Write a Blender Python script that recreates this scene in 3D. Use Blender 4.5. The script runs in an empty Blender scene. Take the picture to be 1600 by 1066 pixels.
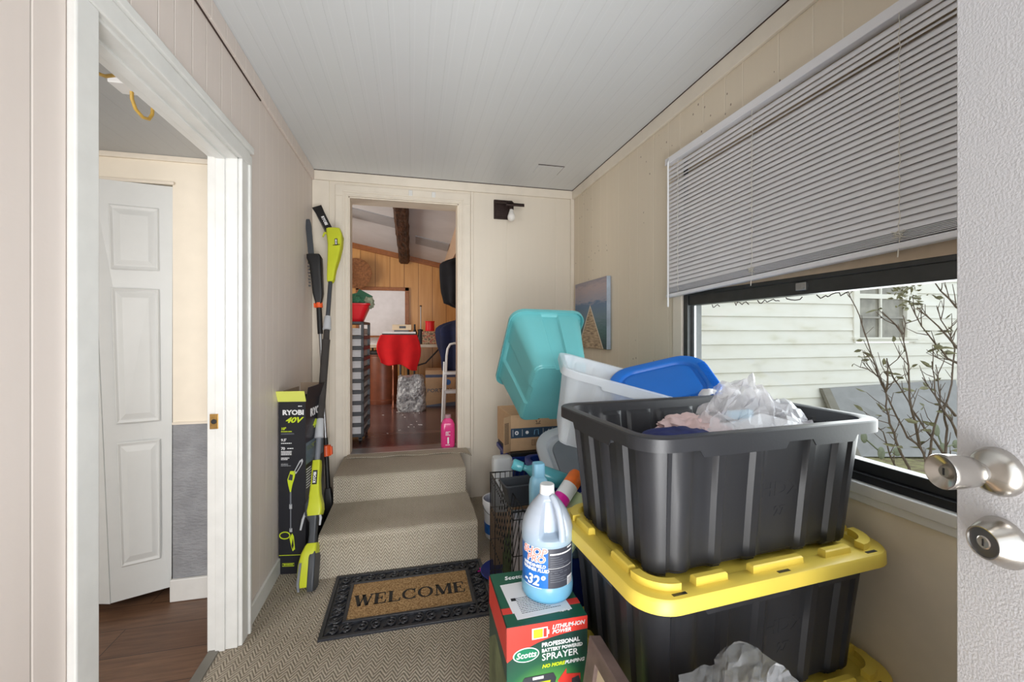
import bpy, math, random
from mathutils import Matrix, Vector, Quaternion, noise, Euler

SC = bpy.context.scene
COL = SC.collection
PI = math.pi

# ---------------------------------------------------------------- camera, sky, light, exposure
EYE = 1.28
YAW = math.radians(13.4)
cam_data = bpy.data.cameras.new('camera')
cam = bpy.data.objects.new('camera', cam_data)
COL.objects.link(cam)
cam.location = (0, 0, EYE)
cam.rotation_euler = (PI / 2, 0, -YAW)
cam_data.sensor_width = 36
cam_data.lens = 36 * 660 / 1600
cam_data.shift_y = -13 / 1600
cam_data.clip_start = 0.02
SC.camera = cam

SC.view_settings.view_transform = 'Standard'
SC.view_settings.look = 'None'
SC.view_settings.gamma = 1
SC.view_settings.exposure = 0.72
SC.view_settings.use_curve_mapping = False
SC.cycles.max_bounces = 10
SC.cycles.diffuse_bounces = 6
SC.cycles.transparent_max_bounces = 16

world = bpy.data.worlds.new('sky')
SC.world = world
world.use_nodes = True
bg = world.node_tree.nodes['Background']
bg.inputs[0].default_value = (0.86, 0.93, 1.0, 1)
bg.inputs[1].default_value = 1.15

def area_light(name, loc, target, sx, sy, power, color=(1, 1, 1)):
    d = bpy.data.lights.new(name, 'AREA')
    d.shape = 'RECTANGLE'; d.size = sx; d.size_y = sy
    d.energy = power; d.color = color
    o = bpy.data.objects.new(name, d); COL.objects.link(o)
    o.location = loc
    o.rotation_euler = (Vector(target) - Vector(loc)).to_track_quat('-Z', 'Y').to_euler()
    return o

# daylight entering through the open front door (behind the camera), with area lights added for the ceiling and adjoining rooms
area_light('daylight_front_door', (0.2, -2.4, 1.3), (0.2, 3, 1.35), 1.8, 2.0, 70, (1.0, 0.99, 0.98))
area_light('sunlit_porch_ground', (0.2, -1.35, 0.05), (0.25, 0.9, 2.45), 1.6, 1.4, 62, (1.0, 0.99, 0.98))  # added upward fill outside the doorway, brightens the porch ceiling
area_light('daylight_window', (1.75, 1.15, 1.15), (0.0, 1.9, 1.0), 1.2, 0.7, 10, (0.95, 0.98, 1.0))
area_light('side_room_daylight', (-1.9, 0.0, 1.5), (-1.6, 2.4, 1.1), 1.2, 1.0, 17, (1.0, 0.98, 0.96))  # added area fill; no window is modelled in the side room
area_light('far_room_daylight', (-2.2, 4.4, 1.7), (0.3, 5.3, 1.6), 1.2, 1.4, 26, (1.0, 0.93, 0.82))  # warm-tinted area light at the far room's unseen left side

# ---------------------------------------------------------------- materials
def S(r, g, b):
    def c(x):
        x /= 255.0
        return x / 12.92 if x <= 0.04045 else ((x + 0.055) / 1.055) ** 2.4
    return (c(r), c(g), c(b), 1)

class NT:
    def __init__(s, name):
        s.m = bpy.data.materials.new(name); s.m.use_nodes = True
        s.t = s.m.node_tree; s.n = s.t.nodes; s.b = s.n['Principled BSDF']
        s.out = s.n['Material Output']
    def node(s, typ, **kw):
        n = s.n.new(typ)
        for k, v in kw.items(): setattr(n, k, v)
        return n
    def link(s, a, b): s.t.links.new(a, b)
    def coord(s, out='Object'):
        return s.node('ShaderNodeTexCoord').outputs[out]
    def math(s, op, a, b=None, c=None):
        n = s.node('ShaderNodeMath', operation=op)
        for i, v in enumerate((a, b, c)):
            if v is None: continue
            if isinstance(v, (int, float)): n.inputs[i].default_value = v
            else: s.link(v, n.inputs[i])
        return n.outputs[0]
    def noise(s, scale, detail=3, vec=None, rough=0.5):
        n = s.node('ShaderNodeTexNoise')
        n.inputs['Scale'].default_value = scale; n.inputs['Detail'].default_value = detail
        n.inputs['Roughness'].default_value = rough
        s.link(vec if vec is not None else s.coord(), n.inputs['Vector'])
        return n.outputs['Fac']
    def mapping(s, scale, vec=None, loc=(0, 0, 0), rot=(0, 0, 0)):
        n = s.node('ShaderNodeMapping')
        n.inputs['Scale'].default_value = scale
        n.inputs['Location'].default_value = loc; n.inputs['Rotation'].default_value = rot
        s.link(vec if vec is not None else s.coord(), n.inputs['Vector'])
        return n.outputs[0]
    def ramp(s, fac, stops):
        n = s.node('ShaderNodeValToRGB')
        el = n.color_ramp.elements
        while len(el) < len(stops): el.new(0.5)
        for e, (p, c) in zip(el, stops):
            e.position = p; e.color = c
        s.link(fac, n.inputs[0])
        return n.outputs[0]
    def mix(s, fac, a, b, mode='MIX'):
        n = s.node('ShaderNodeMix', data_type='RGBA', blend_type=mode)
        if isinstance(fac, (int, float)): n.inputs[0].default_value = fac
        else: s.link(fac, n.inputs[0])
        for i, v in ((6, a), (7, b)):
            if isinstance(v, tuple): n.inputs[i].default_value = v
            else: s.link(v, n.inputs[i])
        return n.outputs[2]
    def bump(s, h, strength=0.3, dist=0.01):
        n = s.node('ShaderNodeBump')
        n.inputs['Strength'].default_value = strength; n.inputs['Distance'].default_value = dist
        s.link(h, n.inputs['Height'])
        s.link(n.outputs[0], s.b.inputs['Normal'])
    def color(s, c):
        if isinstance(c, tuple): s.b.inputs['Base Color'].default_value = c
        else: s.link(c, s.b.inputs['Base Color'])
    def set(s, rough=0.5, metal=0.0, spec=None):
        s.b.inputs['Roughness'].default_value = rough
        s.b.inputs['Metallic'].default_value = metal
        if spec is not None: s.b.inputs['Specular IOR Level'].default_value = spec

def mat(name, c, rough=0.5, metal=0.0, var=0.10, nscale=12, bump=0.0, bscale=80, alpha=1.0, emit=0, spec=None, bdist=0.002):
    t = NT(name)
    c = c if len(c) == 4 else tuple(c) + (1,)
    if var:
        d = tuple(x * (1 - var) for x in c[:3]) + (1,)
        l = tuple(min(1, x * (1 + var * .6)) for x in c[:3]) + (1,)
        t.color(t.ramp(t.noise(nscale, 4), [(0.3, d), (0.7, l)]))
    else: t.color(c)
    t.set(rough, metal, spec)
    if bump: t.bump(t.noise(bscale, 3), bump, bdist)
    t.b.inputs['Alpha'].default_value = alpha
    if emit:
        t.b.inputs['Emission Color'].default_value = c
        t.b.inputs['Emission Strength'].default_value = emit
    return t.m

def panel_mat(name, c, axis, specks=0.0, groove=None, gstrength=0.6, offs=(0.0, 0.105, 0.19, 0.31)):
    t = NT(name)
    sep = t.node('ShaderNodeSeparateXYZ'); t.link(t.coord(), sep.inputs[0])
    y = sep.outputs[axis]
    dmin = None
    for o in offs:
        f = t.math('FRACT', t.math('DIVIDE', t.math('ADD', y, 10 + o), 0.406))
        d = t.math('MULTIPLY', t.math('ABSOLUTE', t.math('SUBTRACT', f, 0.5)), 0.406)
        dmin = d if dmin is None else t.math('MINIMUM', dmin, d)
    mask = t.math('SUBTRACT', 1.0, t.math('MINIMUM', t.math('DIVIDE', dmin, 0.004), 1.0))
    dk = tuple(x * 0.95 for x in c[:3]) + (1,)
    st = t.mapping((6, 6, 0.5))
    base = t.mix(t.noise(5, 4, st), dk, c)
    g = groove or tuple(min(1, x * 1.12) for x in c[:3]) + (1,)  # lighter tone paints the highlight along each panel groove
    base = t.mix(t.math('MULTIPLY', mask, gstrength), base, g)
    if specks:
        n = t.node('ShaderNodeTexVoronoi'); n.inputs['Scale'].default_value = 26
        t.link(t.mapping((1, 1, 0.7)), n.inputs['Vector'])
        n2 = t.noise(2.2, 2)
        thr = t.math('MULTIPLY', t.math('GREATER_THAN', n2, 0.5), specks)
        sp = t.math('LESS_THAN', n.outputs['Distance'], thr)
        base = t.mix(t.math('MULTIPLY', sp, 0.75), base, S(96, 70, 58))
    t.color(base)
    t.set(0.55)
    h = t.math('SUBTRACT', t.math('MULTIPLY', t.noise(90, 2), 0.15), mask)
    t.bump(h, 0.5, 0.003)
    return t.m

def carpet_mat(name, a, b, ang=0.0):
    t = NT(name)
    vec = t.mapping((1, 1, 1), rot=(0, 0, ang))
    sep = t.node('ShaderNodeSeparateXYZ'); t.link(vec, sep.inputs[0])
    x = sep.outputs[0]
    v = t.math('ADD', sep.outputs[1], sep.outputs[2])
    x = t.math('ADD', x, t.math('MULTIPLY', t.noise(30, 1), 0.008))
    # herringbone: columns of short slanted dashes, slant alternating column to column
    zig = t.math('PINGPONG', x, 0.022)
    ph = t.math('ADD', v, t.math('MULTIPLY', zig, 1.5))
    ph = t.math('ADD', ph, t.math('MULTIPLY', t.noise(70, 2), 0.006))
    sn = t.math('SINE', t.math('MULTIPLY', ph, 2 * PI / 0.019))
    fib = t.noise(420, 2)
    hgt = t.math('ADD', t.math('MULTIPLY', sn, 0.5), t.math('MULTIPLY', fib, 0.9))
    cr = t.ramp(t.math('ADD', t.math('MULTIPLY', hgt, 0.42), 0.28), [(0.12, b), (0.52, a)])
    soil = t.ramp(t.noise(2.4, 4), [(0.3, (0.8, 0.78, 0.75, 1)), (0.65, (1, 1, 1, 1))])
    t.color(t.mix(1.0, cr, soil, 'MULTIPLY'))
    t.set(0.95, spec=0.1)
    t.bump(hgt, 0.7, 0.006)
    return t.m

def plank_mat(name, c1, c2, c3, along_x=True, rough=0.35, w=1.0, h=0.12):
    t = NT(name)
    vec = t.mapping((1, 1, 1), rot=(0, 0, 0 if along_x else PI / 2))
    br = t.node('ShaderNodeTexBrick')
    t.link(vec, br.inputs['Vector'])
    br.inputs['Color1'].default_value = c1; br.inputs['Color2'].default_value = c2
    br.inputs['Mortar'].default_value = c3
    br.inputs['Scale'].default_value = 1; br.inputs['Mortar Size'].default_value = 0.0018
    br.inputs['Brick Width'].default_value = w; br.inputs['Row Height'].default_value = h
    gv = t.mapping((1.5, 18, 1), vec)
    g = t.ramp(t.noise(3, 8, gv, 0.65), [(0.3, (0.55, 0.5, 0.47, 1)), (0.7, (1.15, 1.1, 1.05, 1))])
    t.color(t.mix(1.0, br.outputs['Color'], g, 'MULTIPLY'))
    t.set(rough)
    t.bump(t.noise(3, 8, gv), 0.15, 0.002)
    return t.m

M = {}
M['cream'] = panel_mat('cream_panelling', S(225, 216, 201), 0, offs=(0.02,), gstrength=.35)
M['cream_left'] = panel_mat('left_wall_panelling', S(222, 211, 204), 1, groove=S(240, 232, 224), gstrength=.8)
M['cream_right'] = panel_mat('right_wall_panelling', S(220, 208, 188), 1, specks=0.10, groove=S(236, 226, 208), gstrength=.8, offs=(0.03, 0.13, 0.30))
M['trim_cream'] = mat('cream_trim_paint', S(226, 217, 202), 0.45, var=.05, nscale=9, bump=.2, bscale=40)
M['white_paint'] = mat('white_gloss_paint', S(222, 222, 219), 0.35, var=.05, nscale=14, bump=.3, bscale=30)
M['door_white'] = mat('moulded_door_paint', S(216, 219, 218), 0.4, var=.02, bump=.08, bscale=120)
M['peach'] = mat('peach_wall_paint', S(236, 227, 210), 0.6, var=.03)
t = NT('grey_textured_wainscot'); t.color(t.ramp(t.noise(14, 4), [(.3, S(134, 136, 140)), (.7, S(152, 154, 158))])); t.set(.7); t.bump(t.noise(45, 3, t.mapping((1, 1, 2.5))), .8, .008)
M['grey_wain'] = t.m

def bead_mat(name, c, step=0.075):
    t = NT(name)
    sep = t.node('ShaderNodeSeparateXYZ'); t.link(t.coord(), sep.inputs[0])
    f = t.math('FRACT', t.math('DIVIDE', t.math('ADD', sep.outputs[0], 10.0), step))
    d = t.math('ABSOLUTE', t.math('SUBTRACT', f, 0.5))
    mask = t.math('SUBTRACT', 1.0, t.math('MINIMUM', t.math('DIVIDE', d, 0.045), 1.0))
    f2 = t.math('FRACT', t.math('DIVIDE', t.math('ADD', sep.outputs[0], 10.02), step))
    d2 = t.math('ABSOLUTE', t.math('SUBTRACT', f2, 0.5))
    mask2 = t.math('SUBTRACT', 1.0, t.math('MINIMUM', t.math('DIVIDE', d2, 0.03), 1.0))
    base = t.mix(t.noise(3, 3), tuple(x * .96 for x in c[:3]) + (1,), c)
    base = t.mix(t.math('MULTIPLY', mask, .35), base, tuple(min(1, x * 1.1) for x in c[:3]) + (1,))
    base = t.mix(t.math('MULTIPLY', mask2, .3), base, tuple(x * .8 for x in c[:3]) + (1,))
    t.color(base); t.set(.38)
    t.bump(t.math('SUBTRACT', t.math('MULTIPLY', t.noise(60, 2), .1), mask2), .35, .003)
    return t.m
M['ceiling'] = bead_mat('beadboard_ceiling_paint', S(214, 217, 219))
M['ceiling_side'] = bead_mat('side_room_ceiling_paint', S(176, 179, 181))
M['carpet'] = carpet_mat('herringbone_loop_carpet', S(202, 191, 174), S(92, 82, 72), .12)
M['carpet_step'] = carpet_mat('herringbone_step_carpet', S(212, 203, 186), S(104, 94, 82))
M['vinyl'] = plank_mat('brown_vinyl_plank', S(128, 98, 76), S(108, 80, 62), S(60, 44, 34), True, .4, 1.2, .18)
M['dark_floor'] = plank_mat('dark_plank_floor', S(124, 98, 98), S(92, 70, 72), S(34, 24, 24), True, .22, .9, .12)
t = NT('wood_wall_panelling')
sep = t.node('ShaderNodeSeparateXYZ'); t.link(t.coord(), sep.inputs[0])
f = t.math('FRACT', t.math('DIVIDE', t.math('ADD', sep.outputs[0], 10), .2))
mk = t.math('LESS_THAN', t.math('ABSOLUTE', t.math('SUBTRACT', f, .5)), .02)
t.color(t.mix(mk, t.ramp(t.noise(3, 5, t.mapping((8, 8, .6))), [(.3, S(188, 136, 78)), (.7, S(206, 156, 96))]), S(130, 86, 44))); t.set(.4)
M['wood_panel'] = t.m
t = NT('rough_dark_beam'); nz = t.noise(22, 5, t.mapping((1, .3, 1))); t.color(t.ramp(nz, [(.35, S(34, 20, 14)), (.7, S(94, 60, 40))])); t.set(.7); t.bump(nz, 1, .03)
M['beam'] = t.m
M['far_ceiling'] = mat('far_ceiling_plaster', S(206, 206, 210), .8, var=.06, nscale=4, bump=.4, bscale=60)
M['wood_trim'] = mat('stained_wood_trim', S(150, 92, 48), .4, var=.2, nscale=30)
M['black_plastic'] = mat('black_moulded_plastic', S(40, 41, 45), .42, var=.14, nscale=6, bump=.08, bscale=140)
M['black'] = mat('matte_black', S(24, 24, 26), .5, var=.1)
M['rubber'] = mat('black_rubber', S(46, 48, 54), .36, var=.15, nscale=30)
M['yellow'] = mat('yellow_moulded_plastic', S(226, 200, 84), .4, var=.05, nscale=5)
M['steel'] = mat('satin_nickel', S(196, 192, 186), .26, 1.0, var=.04)
M['steel_dark'] = mat('brushed_steel_shadow', S(120, 120, 122), .3, 1.0, var=.04)
M['brass'] = mat('worn_brass', S(176, 140, 84), .35, 1.0, var=.2, nscale=60)
t = NT('embossed_door_skin'); t.color(S(208, 208, 212)); t.set(.45); t.bump(t.noise(260, 2), .45, .0022)
M['door_skin'] = t.m
M['aluminium'] = mat('dark_bronze_aluminium', S(66, 68, 68), .4, .5, var=.15, nscale=20)
M['alu_bright'] = mat('bare_aluminium', S(170, 172, 174), .35, .8, var=.1)
M['blind'] = mat('white_blind_enamel', S(226, 226, 230), .35, var=.02)
M['cord'] = mat('white_cord', S(220, 216, 206), .8, var=.05)
t = NT('clear_window_glass')
gl = t.node('ShaderNodeBsdfGlossy'); gl.inputs['Roughness'].default_value = 0.02
tr = t.node('ShaderNodeBsdfTransparent'); tr.inputs[0].default_value = (.97, .98, .97, 1)
fr = t.node('ShaderNodeFresnel'); fr.inputs[0].default_value = 1.3
geo = t.node('ShaderNodeNewGeometry'); fac = t.math('MULTIPLY', fr.outputs[0], t.math('SUBTRACT', 1.0, geo.outputs['Backfacing']))
mx = t.node('ShaderNodeMixShader'); t.link(fac, mx.inputs[0]); t.link(tr.outputs[0], mx.inputs[1]); t.link(gl.outputs[0], mx.inputs[2]); t.link(mx.outputs[0], t.out.inputs[0])
M['glass'] = t.m
t = NT('coir_fibre'); t.color(t.ramp(t.noise(160, 4, t.mapping((1, 1, 1))), [(.35, S(132, 100, 66)), (.65, S(196, 162, 118))])); t.set(.95, spec=.1); t.bump(t.noise(220, 3), .8, .006)
M['coir'] = t.m
M['lime'] = mat('lime_green_plastic', S(200, 208, 48), .35, var=.05)
M['lime_flap'] = mat('lime_card', S(226, 232, 110), .6, var=.02)
M['dark_grey'] = mat('dark_grey_plastic', S(62, 66, 72), .4, var=.08)
M['mid_grey'] = mat('mid_grey_plastic', S(120, 124, 132), .45, var=.05)
M['light_grey'] = mat('light_grey_plastic', S(186, 189, 194), .45, var=.04)
M['foam'] = mat('black_foam_grip', S(62, 58, 56), .9, var=.1)
M['orange'] = mat('orange_plastic', S(236, 92, 36), .4, var=.05)
M['box_black'] = mat('printed_black_card', S(34, 35, 42), .35, var=.05)
M['box_slate'] = mat('printed_slate_card', S(96, 112, 122), .4, var=.1)
M['card'] = mat('brown_cardboard', S(202, 168, 132), .8, var=.06, nscale=30)
M['card_in'] = mat('inner_cardboard', S(168, 148, 128), .85, var=.06)
M['white'] = mat('white_print', S(240, 240, 242), .5, var=0)
M['lime_print'] = mat('lime_print', S(206, 226, 40), .5, var=0)
M['teal'] = mat('teal_moulded_plastic', S(104, 180, 184), .35, var=.04, nscale=5)
M['blue'] = mat('bright_blue_plastic', S(24, 112, 208), .35, var=.05, nscale=5)
M['navy'] = mat('navy_blue_plastic', S(22, 50, 132), .35, var=.1)
M['tape'] = mat('dark_packing_tape', S(60, 82, 104), .3, var=.05)
M['ink'] = mat('dark_ink', S(62, 44, 36), .7, var=0)
M['box_green'] = mat('printed_green_card', S(22, 92, 68), .4, var=.05)
M['box_dark_green'] = mat('printed_dark_green_card', S(28, 66, 58), .4, var=.05)
M['red'] = mat('red_print', S(226, 62, 52), .45, var=.03)
M['red_cloth'] = mat('red_cloth', S(214, 14, 24), .85, var=.1)
M['red_plastic'] = mat('red_plastic', S(226, 30, 44), .35, var=.05)
M['sky_print'] = mat('blue_print', S(36, 110, 196), .35, var=.3, nscale=30)
M['salmon_print'] = mat('salmon_print', S(238, 150, 140), .45, var=0)
M['grey_print'] = mat('charcoal_label', S(66, 68, 78), .4, var=.05)
M['magenta'] = mat('magenta_print', S(222, 30, 160), .4, var=.05)
M['orange_print'] = mat('orange_print', S(246, 120, 40), .4, var=.1, nscale=40)
M['pale_blue'] = mat('pale_blue_plastic', S(150, 208, 236), .3, var=.04, alpha=.93)
M['teal_clear'] = mat('teal_translucent_plastic', S(92, 178, 190), .2, var=.05, alpha=.85)
M['pink_liquid'] = mat('pink_liquid_bottle', S(232, 66, 140), .15, var=.08)
M['white_plastic'] = mat('white_plastic', S(236, 238, 240), .4, var=.02)
t = NT('milky_translucent_plastic'); t.color(S(232, 238, 242)); t.set(.25); t.b.inputs['Alpha'].default_value = .72; t.b.inputs['Subsurface Weight'].default_value = 0.0
M['milky'] = t.m
t = NT('clear_polypropylene'); t.color(S(228, 234, 240)); t.set(.28); t.b.inputs['Alpha'].default_value = .5
M['clear_pp'] = t.m
t = NT('jug_plastic_with_fluid')
sep = t.node('ShaderNodeSeparateXYZ'); t.link(t.coord(), sep.inputs[0])
t.color(t.ramp(sep.outputs[2], [(.0, S(100, 176, 214)), (.06, S(138, 190, 218)), (.17, S(170, 192, 212)), (.22, S(188, 198, 212))]))
t.set(.22); t.b.inputs['Alpha'].default_value = .9
M['jug'] = t.m
t = NT('thin_plastic_film'); t.color(S(236, 238, 242)); t.set(.15); t.b.inputs['Alpha'].default_value = .28; t.b.inputs['Specular IOR Level'].default_value = .9
t.bump(t.noise(40, 4), .6, .01)
M['film'] = t.m
t = NT('white_plastic_film'); t.color(S(238, 238, 242)); t.set(.25); t.b.inputs['Alpha'].default_value = .5
t.bump(t.noise(40, 4), .6, .01)
M['film_white'] = t.m
t = NT('silver_wrap'); t.color(t.ramp(t.noise(30, 4), [(.3, S(120, 122, 126)), (.7, S(214, 216, 220))])); t.set(.35, .3); t.bump(t.noise(30, 4), 1, .03)
M['silver'] = t.m
M['navy_cloth'] = mat('navy_cloth', S(30, 40, 96), .85, var=.3, nscale=40)
M['pink_cloth'] = mat('pink_cloth', S(226, 200, 200), .85, var=.08)
M['white_cloth'] = mat('white_cloth', S(232, 232, 236), .85, var=.05)
M['black_cloth'] = mat('black_cloth', S(22, 23, 30), .9, var=.3, nscale=14)
M['navy_coat'] = mat('navy_coat_cloth', S(18, 28, 66), .85, var=.35, nscale=14)
M['green_cloth'] = mat('green_cloth', S(62, 122, 92), .9, var=.25, nscale=25)
M['iron'] = mat('rusty_black_iron', S(52, 36, 32), .6, .3, var=.4, nscale=40)
M['bulb'] = mat('frosted_bulb_glass', S(232, 230, 226), .3, var=0)
M['frame_wood'] = mat('weathered_dark_wood', S(108, 90, 84), .6, var=.35, nscale=18)
M['hammered'] = mat('aged_brown_vinyl', S(120, 66, 44), .4, var=.2)
M['copper'] = mat('copper_leg', S(176, 116, 92), .3, .8, var=.1)
M['yellow_cable'] = mat('yellow_cable_sheath', S(214, 176, 84), .4, var=.15, nscale=60)
M['siding'] = None
t = NT('weathered_white_siding')
st = t.noise(2.2, 5, t.mapping((.8, 1, 2.5)))
t.color(t.ramp(st, [(.35, S(222, 220, 212)), (.6, S(216, 213, 202)), (.75, S(198, 194, 174))])); t.set(.6)
M['siding'] = t.m
M['board'] = mat('weathered_grey_board', S(138, 138, 138), .85, var=.08, nscale=8, bump=.2)
M['bark'] = mat('thin_grey_bark', S(92, 78, 66), .8, var=.25, nscale=40)
M['leaf'] = mat('dull_green_leaf', S(112, 110, 80), .6, var=.3, nscale=30)
M['cactus'] = mat('grey_green_pad', S(110, 116, 94), .7, var=.2, nscale=30, bump=.5)
t = NT('dry_grass_ground'); t.color(t.ramp(t.noise(9, 6), [(.35, S(116, 104, 82)), (.6, S(150, 146, 104)), (.75, S(112, 132, 70))])); t.set(.95); t.bump(t.noise(60, 4), .8, .03)
M['ground'] = t.m
t = NT('old_glass_dark'); t.color(t.ramp(t.noise(6, 4), [(.3, S(112, 108, 98)), (.7, S(150, 146, 134))])); t.set(.12)
M['far_glass'] = t.m
t = NT('patterned_tin'); t.color(t.ramp(t.noise(38, 4), [(.4, S(90, 70, 52)), (.52, S(196, 168, 128)), (.6, S(150, 40, 36))])); t.set(.5)
M['pattern'] = t.m
# pier picture: sea, sky and boards computed from the canvas's own coordinates
t = NT('pier_picture_print')
sep = t.node('ShaderNodeSeparateXYZ'); t.link(t.coord(), sep.inputs[0])
z = sep.outputs[2]; yy = sep.outputs[1]
w = t.noise(5, 5, t.mapping((1, 2, 16)))
sea = t.ramp(t.math('ADD', z, t.math('MULTIPLY', t.math('SUBTRACT', w, .5), .12)), [(.0, S(44, 66, 70)), (.12, S(66, 104, 106)), (.22, S(104, 128, 142)), (.32, S(96, 120, 150)), (.34, S(150, 150, 164)), (.44, S(172, 156, 158)), (.5, S(134, 134, 146))])
pier_w = t.math('MULTIPLY', t.math('SUBTRACT', .315, z), .70)
ay = t.math('ABSOLUTE', t.math('SUBTRACT', yy, .265))
inside = t.math('LESS_THAN', ay, pier_w)
inner = t.math('LESS_THAN', ay, t.math('SUBTRACT', pier_w, .014))
boards = t.ramp(t.noise(5, 4, t.mapping((1, 3, 30))), [(.35, S(120, 100, 82)), (.6, S(190, 168, 138))])
c = t.mix(inside, sea, S(206, 196, 180)); c = t.mix(inner, c, boards)
t.color(c); t.set(.6)
M['pier'] = t.m
# sprayer box front: green print with a lighter bloom low down
t = NT('sprayer_box_front_print')
sep = t.node('ShaderNodeSeparateXYZ'); t.link(t.coord(), sep.inputs[0])
d = t.math('SQRT', t.math('ADD', t.math('POWER', t.math('SUBTRACT', sep.outputs[0], .11), 2), t.math('POWER', t.math('SUBTRACT', sep.outputs[2], .26), 2)))
t.color(t.ramp(d, [(.03, S(206, 226, 90)), (.08, S(96, 172, 76)), (.14, S(34, 92, 66)), (.2, S(26, 62, 56))])); t.set(.4)
M['spray_front'] = t.m

# ---------------------------------------------------------------- mesh helpers
def track(d, up='Y'):
    return Vector(d).normalized().to_track_quat('Z', up).to_matrix().to_4x4()

def TM(loc=(0, 0, 0), rot=(0, 0, 0), sc=(1, 1, 1)):
    return Matrix.LocRotScale(Vector(loc), Euler(rot), Vector(sc))

class MB:
    def __init__(s): s.v = []; s.f = []; s.mi = []; s.mats = []
    def mid(s, m):
        m = M[m] if isinstance(m, str) else m
        if m not in s.mats: s.mats.append(m)
        return s.mats.index(m)
    def add(s, vs, fs, m, T=None):
        n = len(s.v); k = s.mid(m)
        for p in vs:
            p = Vector(p)
            s.v.append(T @ p if T is not None else p)
        for f in fs: s.f.append([n + i for i in f]); s.mi.append(k)
        return s
    def box(s, lo, hi, m, T=None):
        x0, y0, z0 = lo; x1, y1, z1 = hi
        vs = [(x0, y0, z0), (x1, y0, z0), (x1, y1, z0), (x0, y1, z0), (x0, y0, z1), (x1, y0, z1), (x1, y1, z1), (x0, y1, z1)]
        return s.add(vs, [(0, 3, 2, 1), (4, 5, 6, 7), (0, 1, 5, 4), (1, 2, 6, 5), (2, 3, 7, 6), (3, 0, 4, 7)], m, T)
    def hexa(s, vs, m, T=None):
        return s.add(vs, [(0, 3, 2, 1), (4, 5, 6, 7), (0, 1, 5, 4), (1, 2, 6, 5), (2, 3, 7, 6), (3, 0, 4, 7)], m, T)
    def loft(s, loops, m, T=None, cap0=True, cap1=True, close=False):
        n = len(loops[0]); vs = [p for l in loops for p in l]; fs = []
        K = len(loops)
        for i in range(K - (0 if close else 1)):
            a = i * n; b = ((i + 1) % K) * n
            for j in range(n):
                fs.append((a + j, a + (j + 1) % n, b + (j + 1) % n, b + j))
        if not close:
            if cap0: fs.append(tuple(range(n))[::-1])
            if cap1: fs.append(tuple((K - 1) * n + j for j in range(n)))
        return s.add(vs, fs, m, T)
    def tube(s, pts, r, m, n=8, T=None, closed=False):
        pts = [Vector(p) for p in pts]; K = len(pts)
        rs = r if isinstance(r, (list, tuple)) else [r] * K
        loops = []; prev = None
        for i, p in enumerate(pts):
            if closed: t_ = pts[(i + 1) % K] - pts[i - 1]
            else: t_ = pts[min(i + 1, K - 1)] - pts[max(i - 1, 0)]
            if t_.length < 1e-9: t_ = Vector((0, 0, 1))
            t_.normalize()
            if prev is None:
                a = Vector((0, 0, 1)) if abs(t_.z) < .9 else Vector((1, 0, 0))
                u = t_.cross(a).normalized()
            else:
                u = (prev - t_ * prev.dot(t_))
                if u.length < 1e-6: u = t_.orthogonal()
                u.normalize()
            prev = u; w = t_.cross(u)
            loops.append([p + (u * math.cos(2 * PI * k / n) + w * math.sin(2 * PI * k / n)) * rs[i] for k in range(n)])
        return s.loft(loops, m, T, close=closed)
    def cyl(s, a, b, r, m, n=20, r2=None, T=None):
        return s.tube([a, b], [r, r if r2 is None else r2], m, n, T)
    def lathe(s, prof, m, n=28, T=None, sx=1, sy=1):
        return s.loft([[(r * sx * math.cos(2 * PI * k / n), r * sy * math.sin(2 * PI * k / n), z) for k in range(n)] for r, z in prof], m, T)
    def prism(s, outline, z0, z1, m, T=None):
        return s.loft([[(x, y, z0) for x, y in outline], [(x, y, z1) for x, y in outline]], m, T)
    def grid(s, fn, nu, nv, m, T=None):
        vs = [fn(i / nu, j / nv) for j in range(nv + 1) for i in range(nu + 1)]
        fs = [(j * (nu + 1) + i, j * (nu + 1) + i + 1, (j + 1) * (nu + 1) + i + 1, (j + 1) * (nu + 1) + i) for j in range(nv) for i in range(nu)]
        return s.add(vs, fs, m, T)
    def text(s, body, size, m, T, align='CENTER', bold=0.0, shear=0.0, sx=1.0, extrude=0.0006):
        cu = bpy.data.curves.new('txt', 'FONT')
        cu.body = body; cu.size = size; cu.align_x = align; cu.align_y = 'CENTER'
        cu.extrude = extrude; cu.offset = bold; cu.shear = shear; cu.resolution_u = 2
        o = bpy.data.objects.new('txt', cu)
        me = o.to_mesh()
        vs = [(v.co.x * sx, v.co.y, v.co.z) for v in me.vertices]
        fs = [tuple(p.vertices) for p in me.polygons]
        s.add(vs, fs, m, T)
        o.to_mesh_clear(); bpy.data.objects.remove(o); bpy.data.curves.remove(cu)
        return s
    def build(s, name, parent=None, smooth=0, bevel=0, subsurf=0, loc=None, segs=2, solid=0, kind=None, label=None):
        me = bpy.data.meshes.new(name)
        me.from_pydata([tuple(v) for v in s.v], [], s.f)
        for m in s.mats: me.materials.append(m)
        me.polygons.foreach_set('material_index', s.mi)
        if smooth:
            me.polygons.foreach_set('use_smooth', [True] * len(me.polygons))
            me.update()
            try: me.set_sharp_from_angle(angle=math.radians(smooth))
            except Exception: pass
        me.update()
        o = bpy.data.objects.new(name, me); COL.objects.link(o)
        if parent: o.parent = parent
        if loc: o.location = loc
        if solid:
            b = o.modifiers.new('Solidify', 'SOLIDIFY'); b.thickness = solid; b.offset = 0
        if bevel:
            b = o.modifiers.new('Bevel', 'BEVEL'); b.width = bevel; b.segments = segs; b.limit_method = 'ANGLE'; b.angle_limit = .6
        if subsurf:
            b = o.modifiers.new('Subsurf', 'SUBSURF'); b.levels = subsurf; b.render_levels = subsurf
        if kind: o['kind'] = kind
        if label: o['label'] = label
        return o

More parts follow.
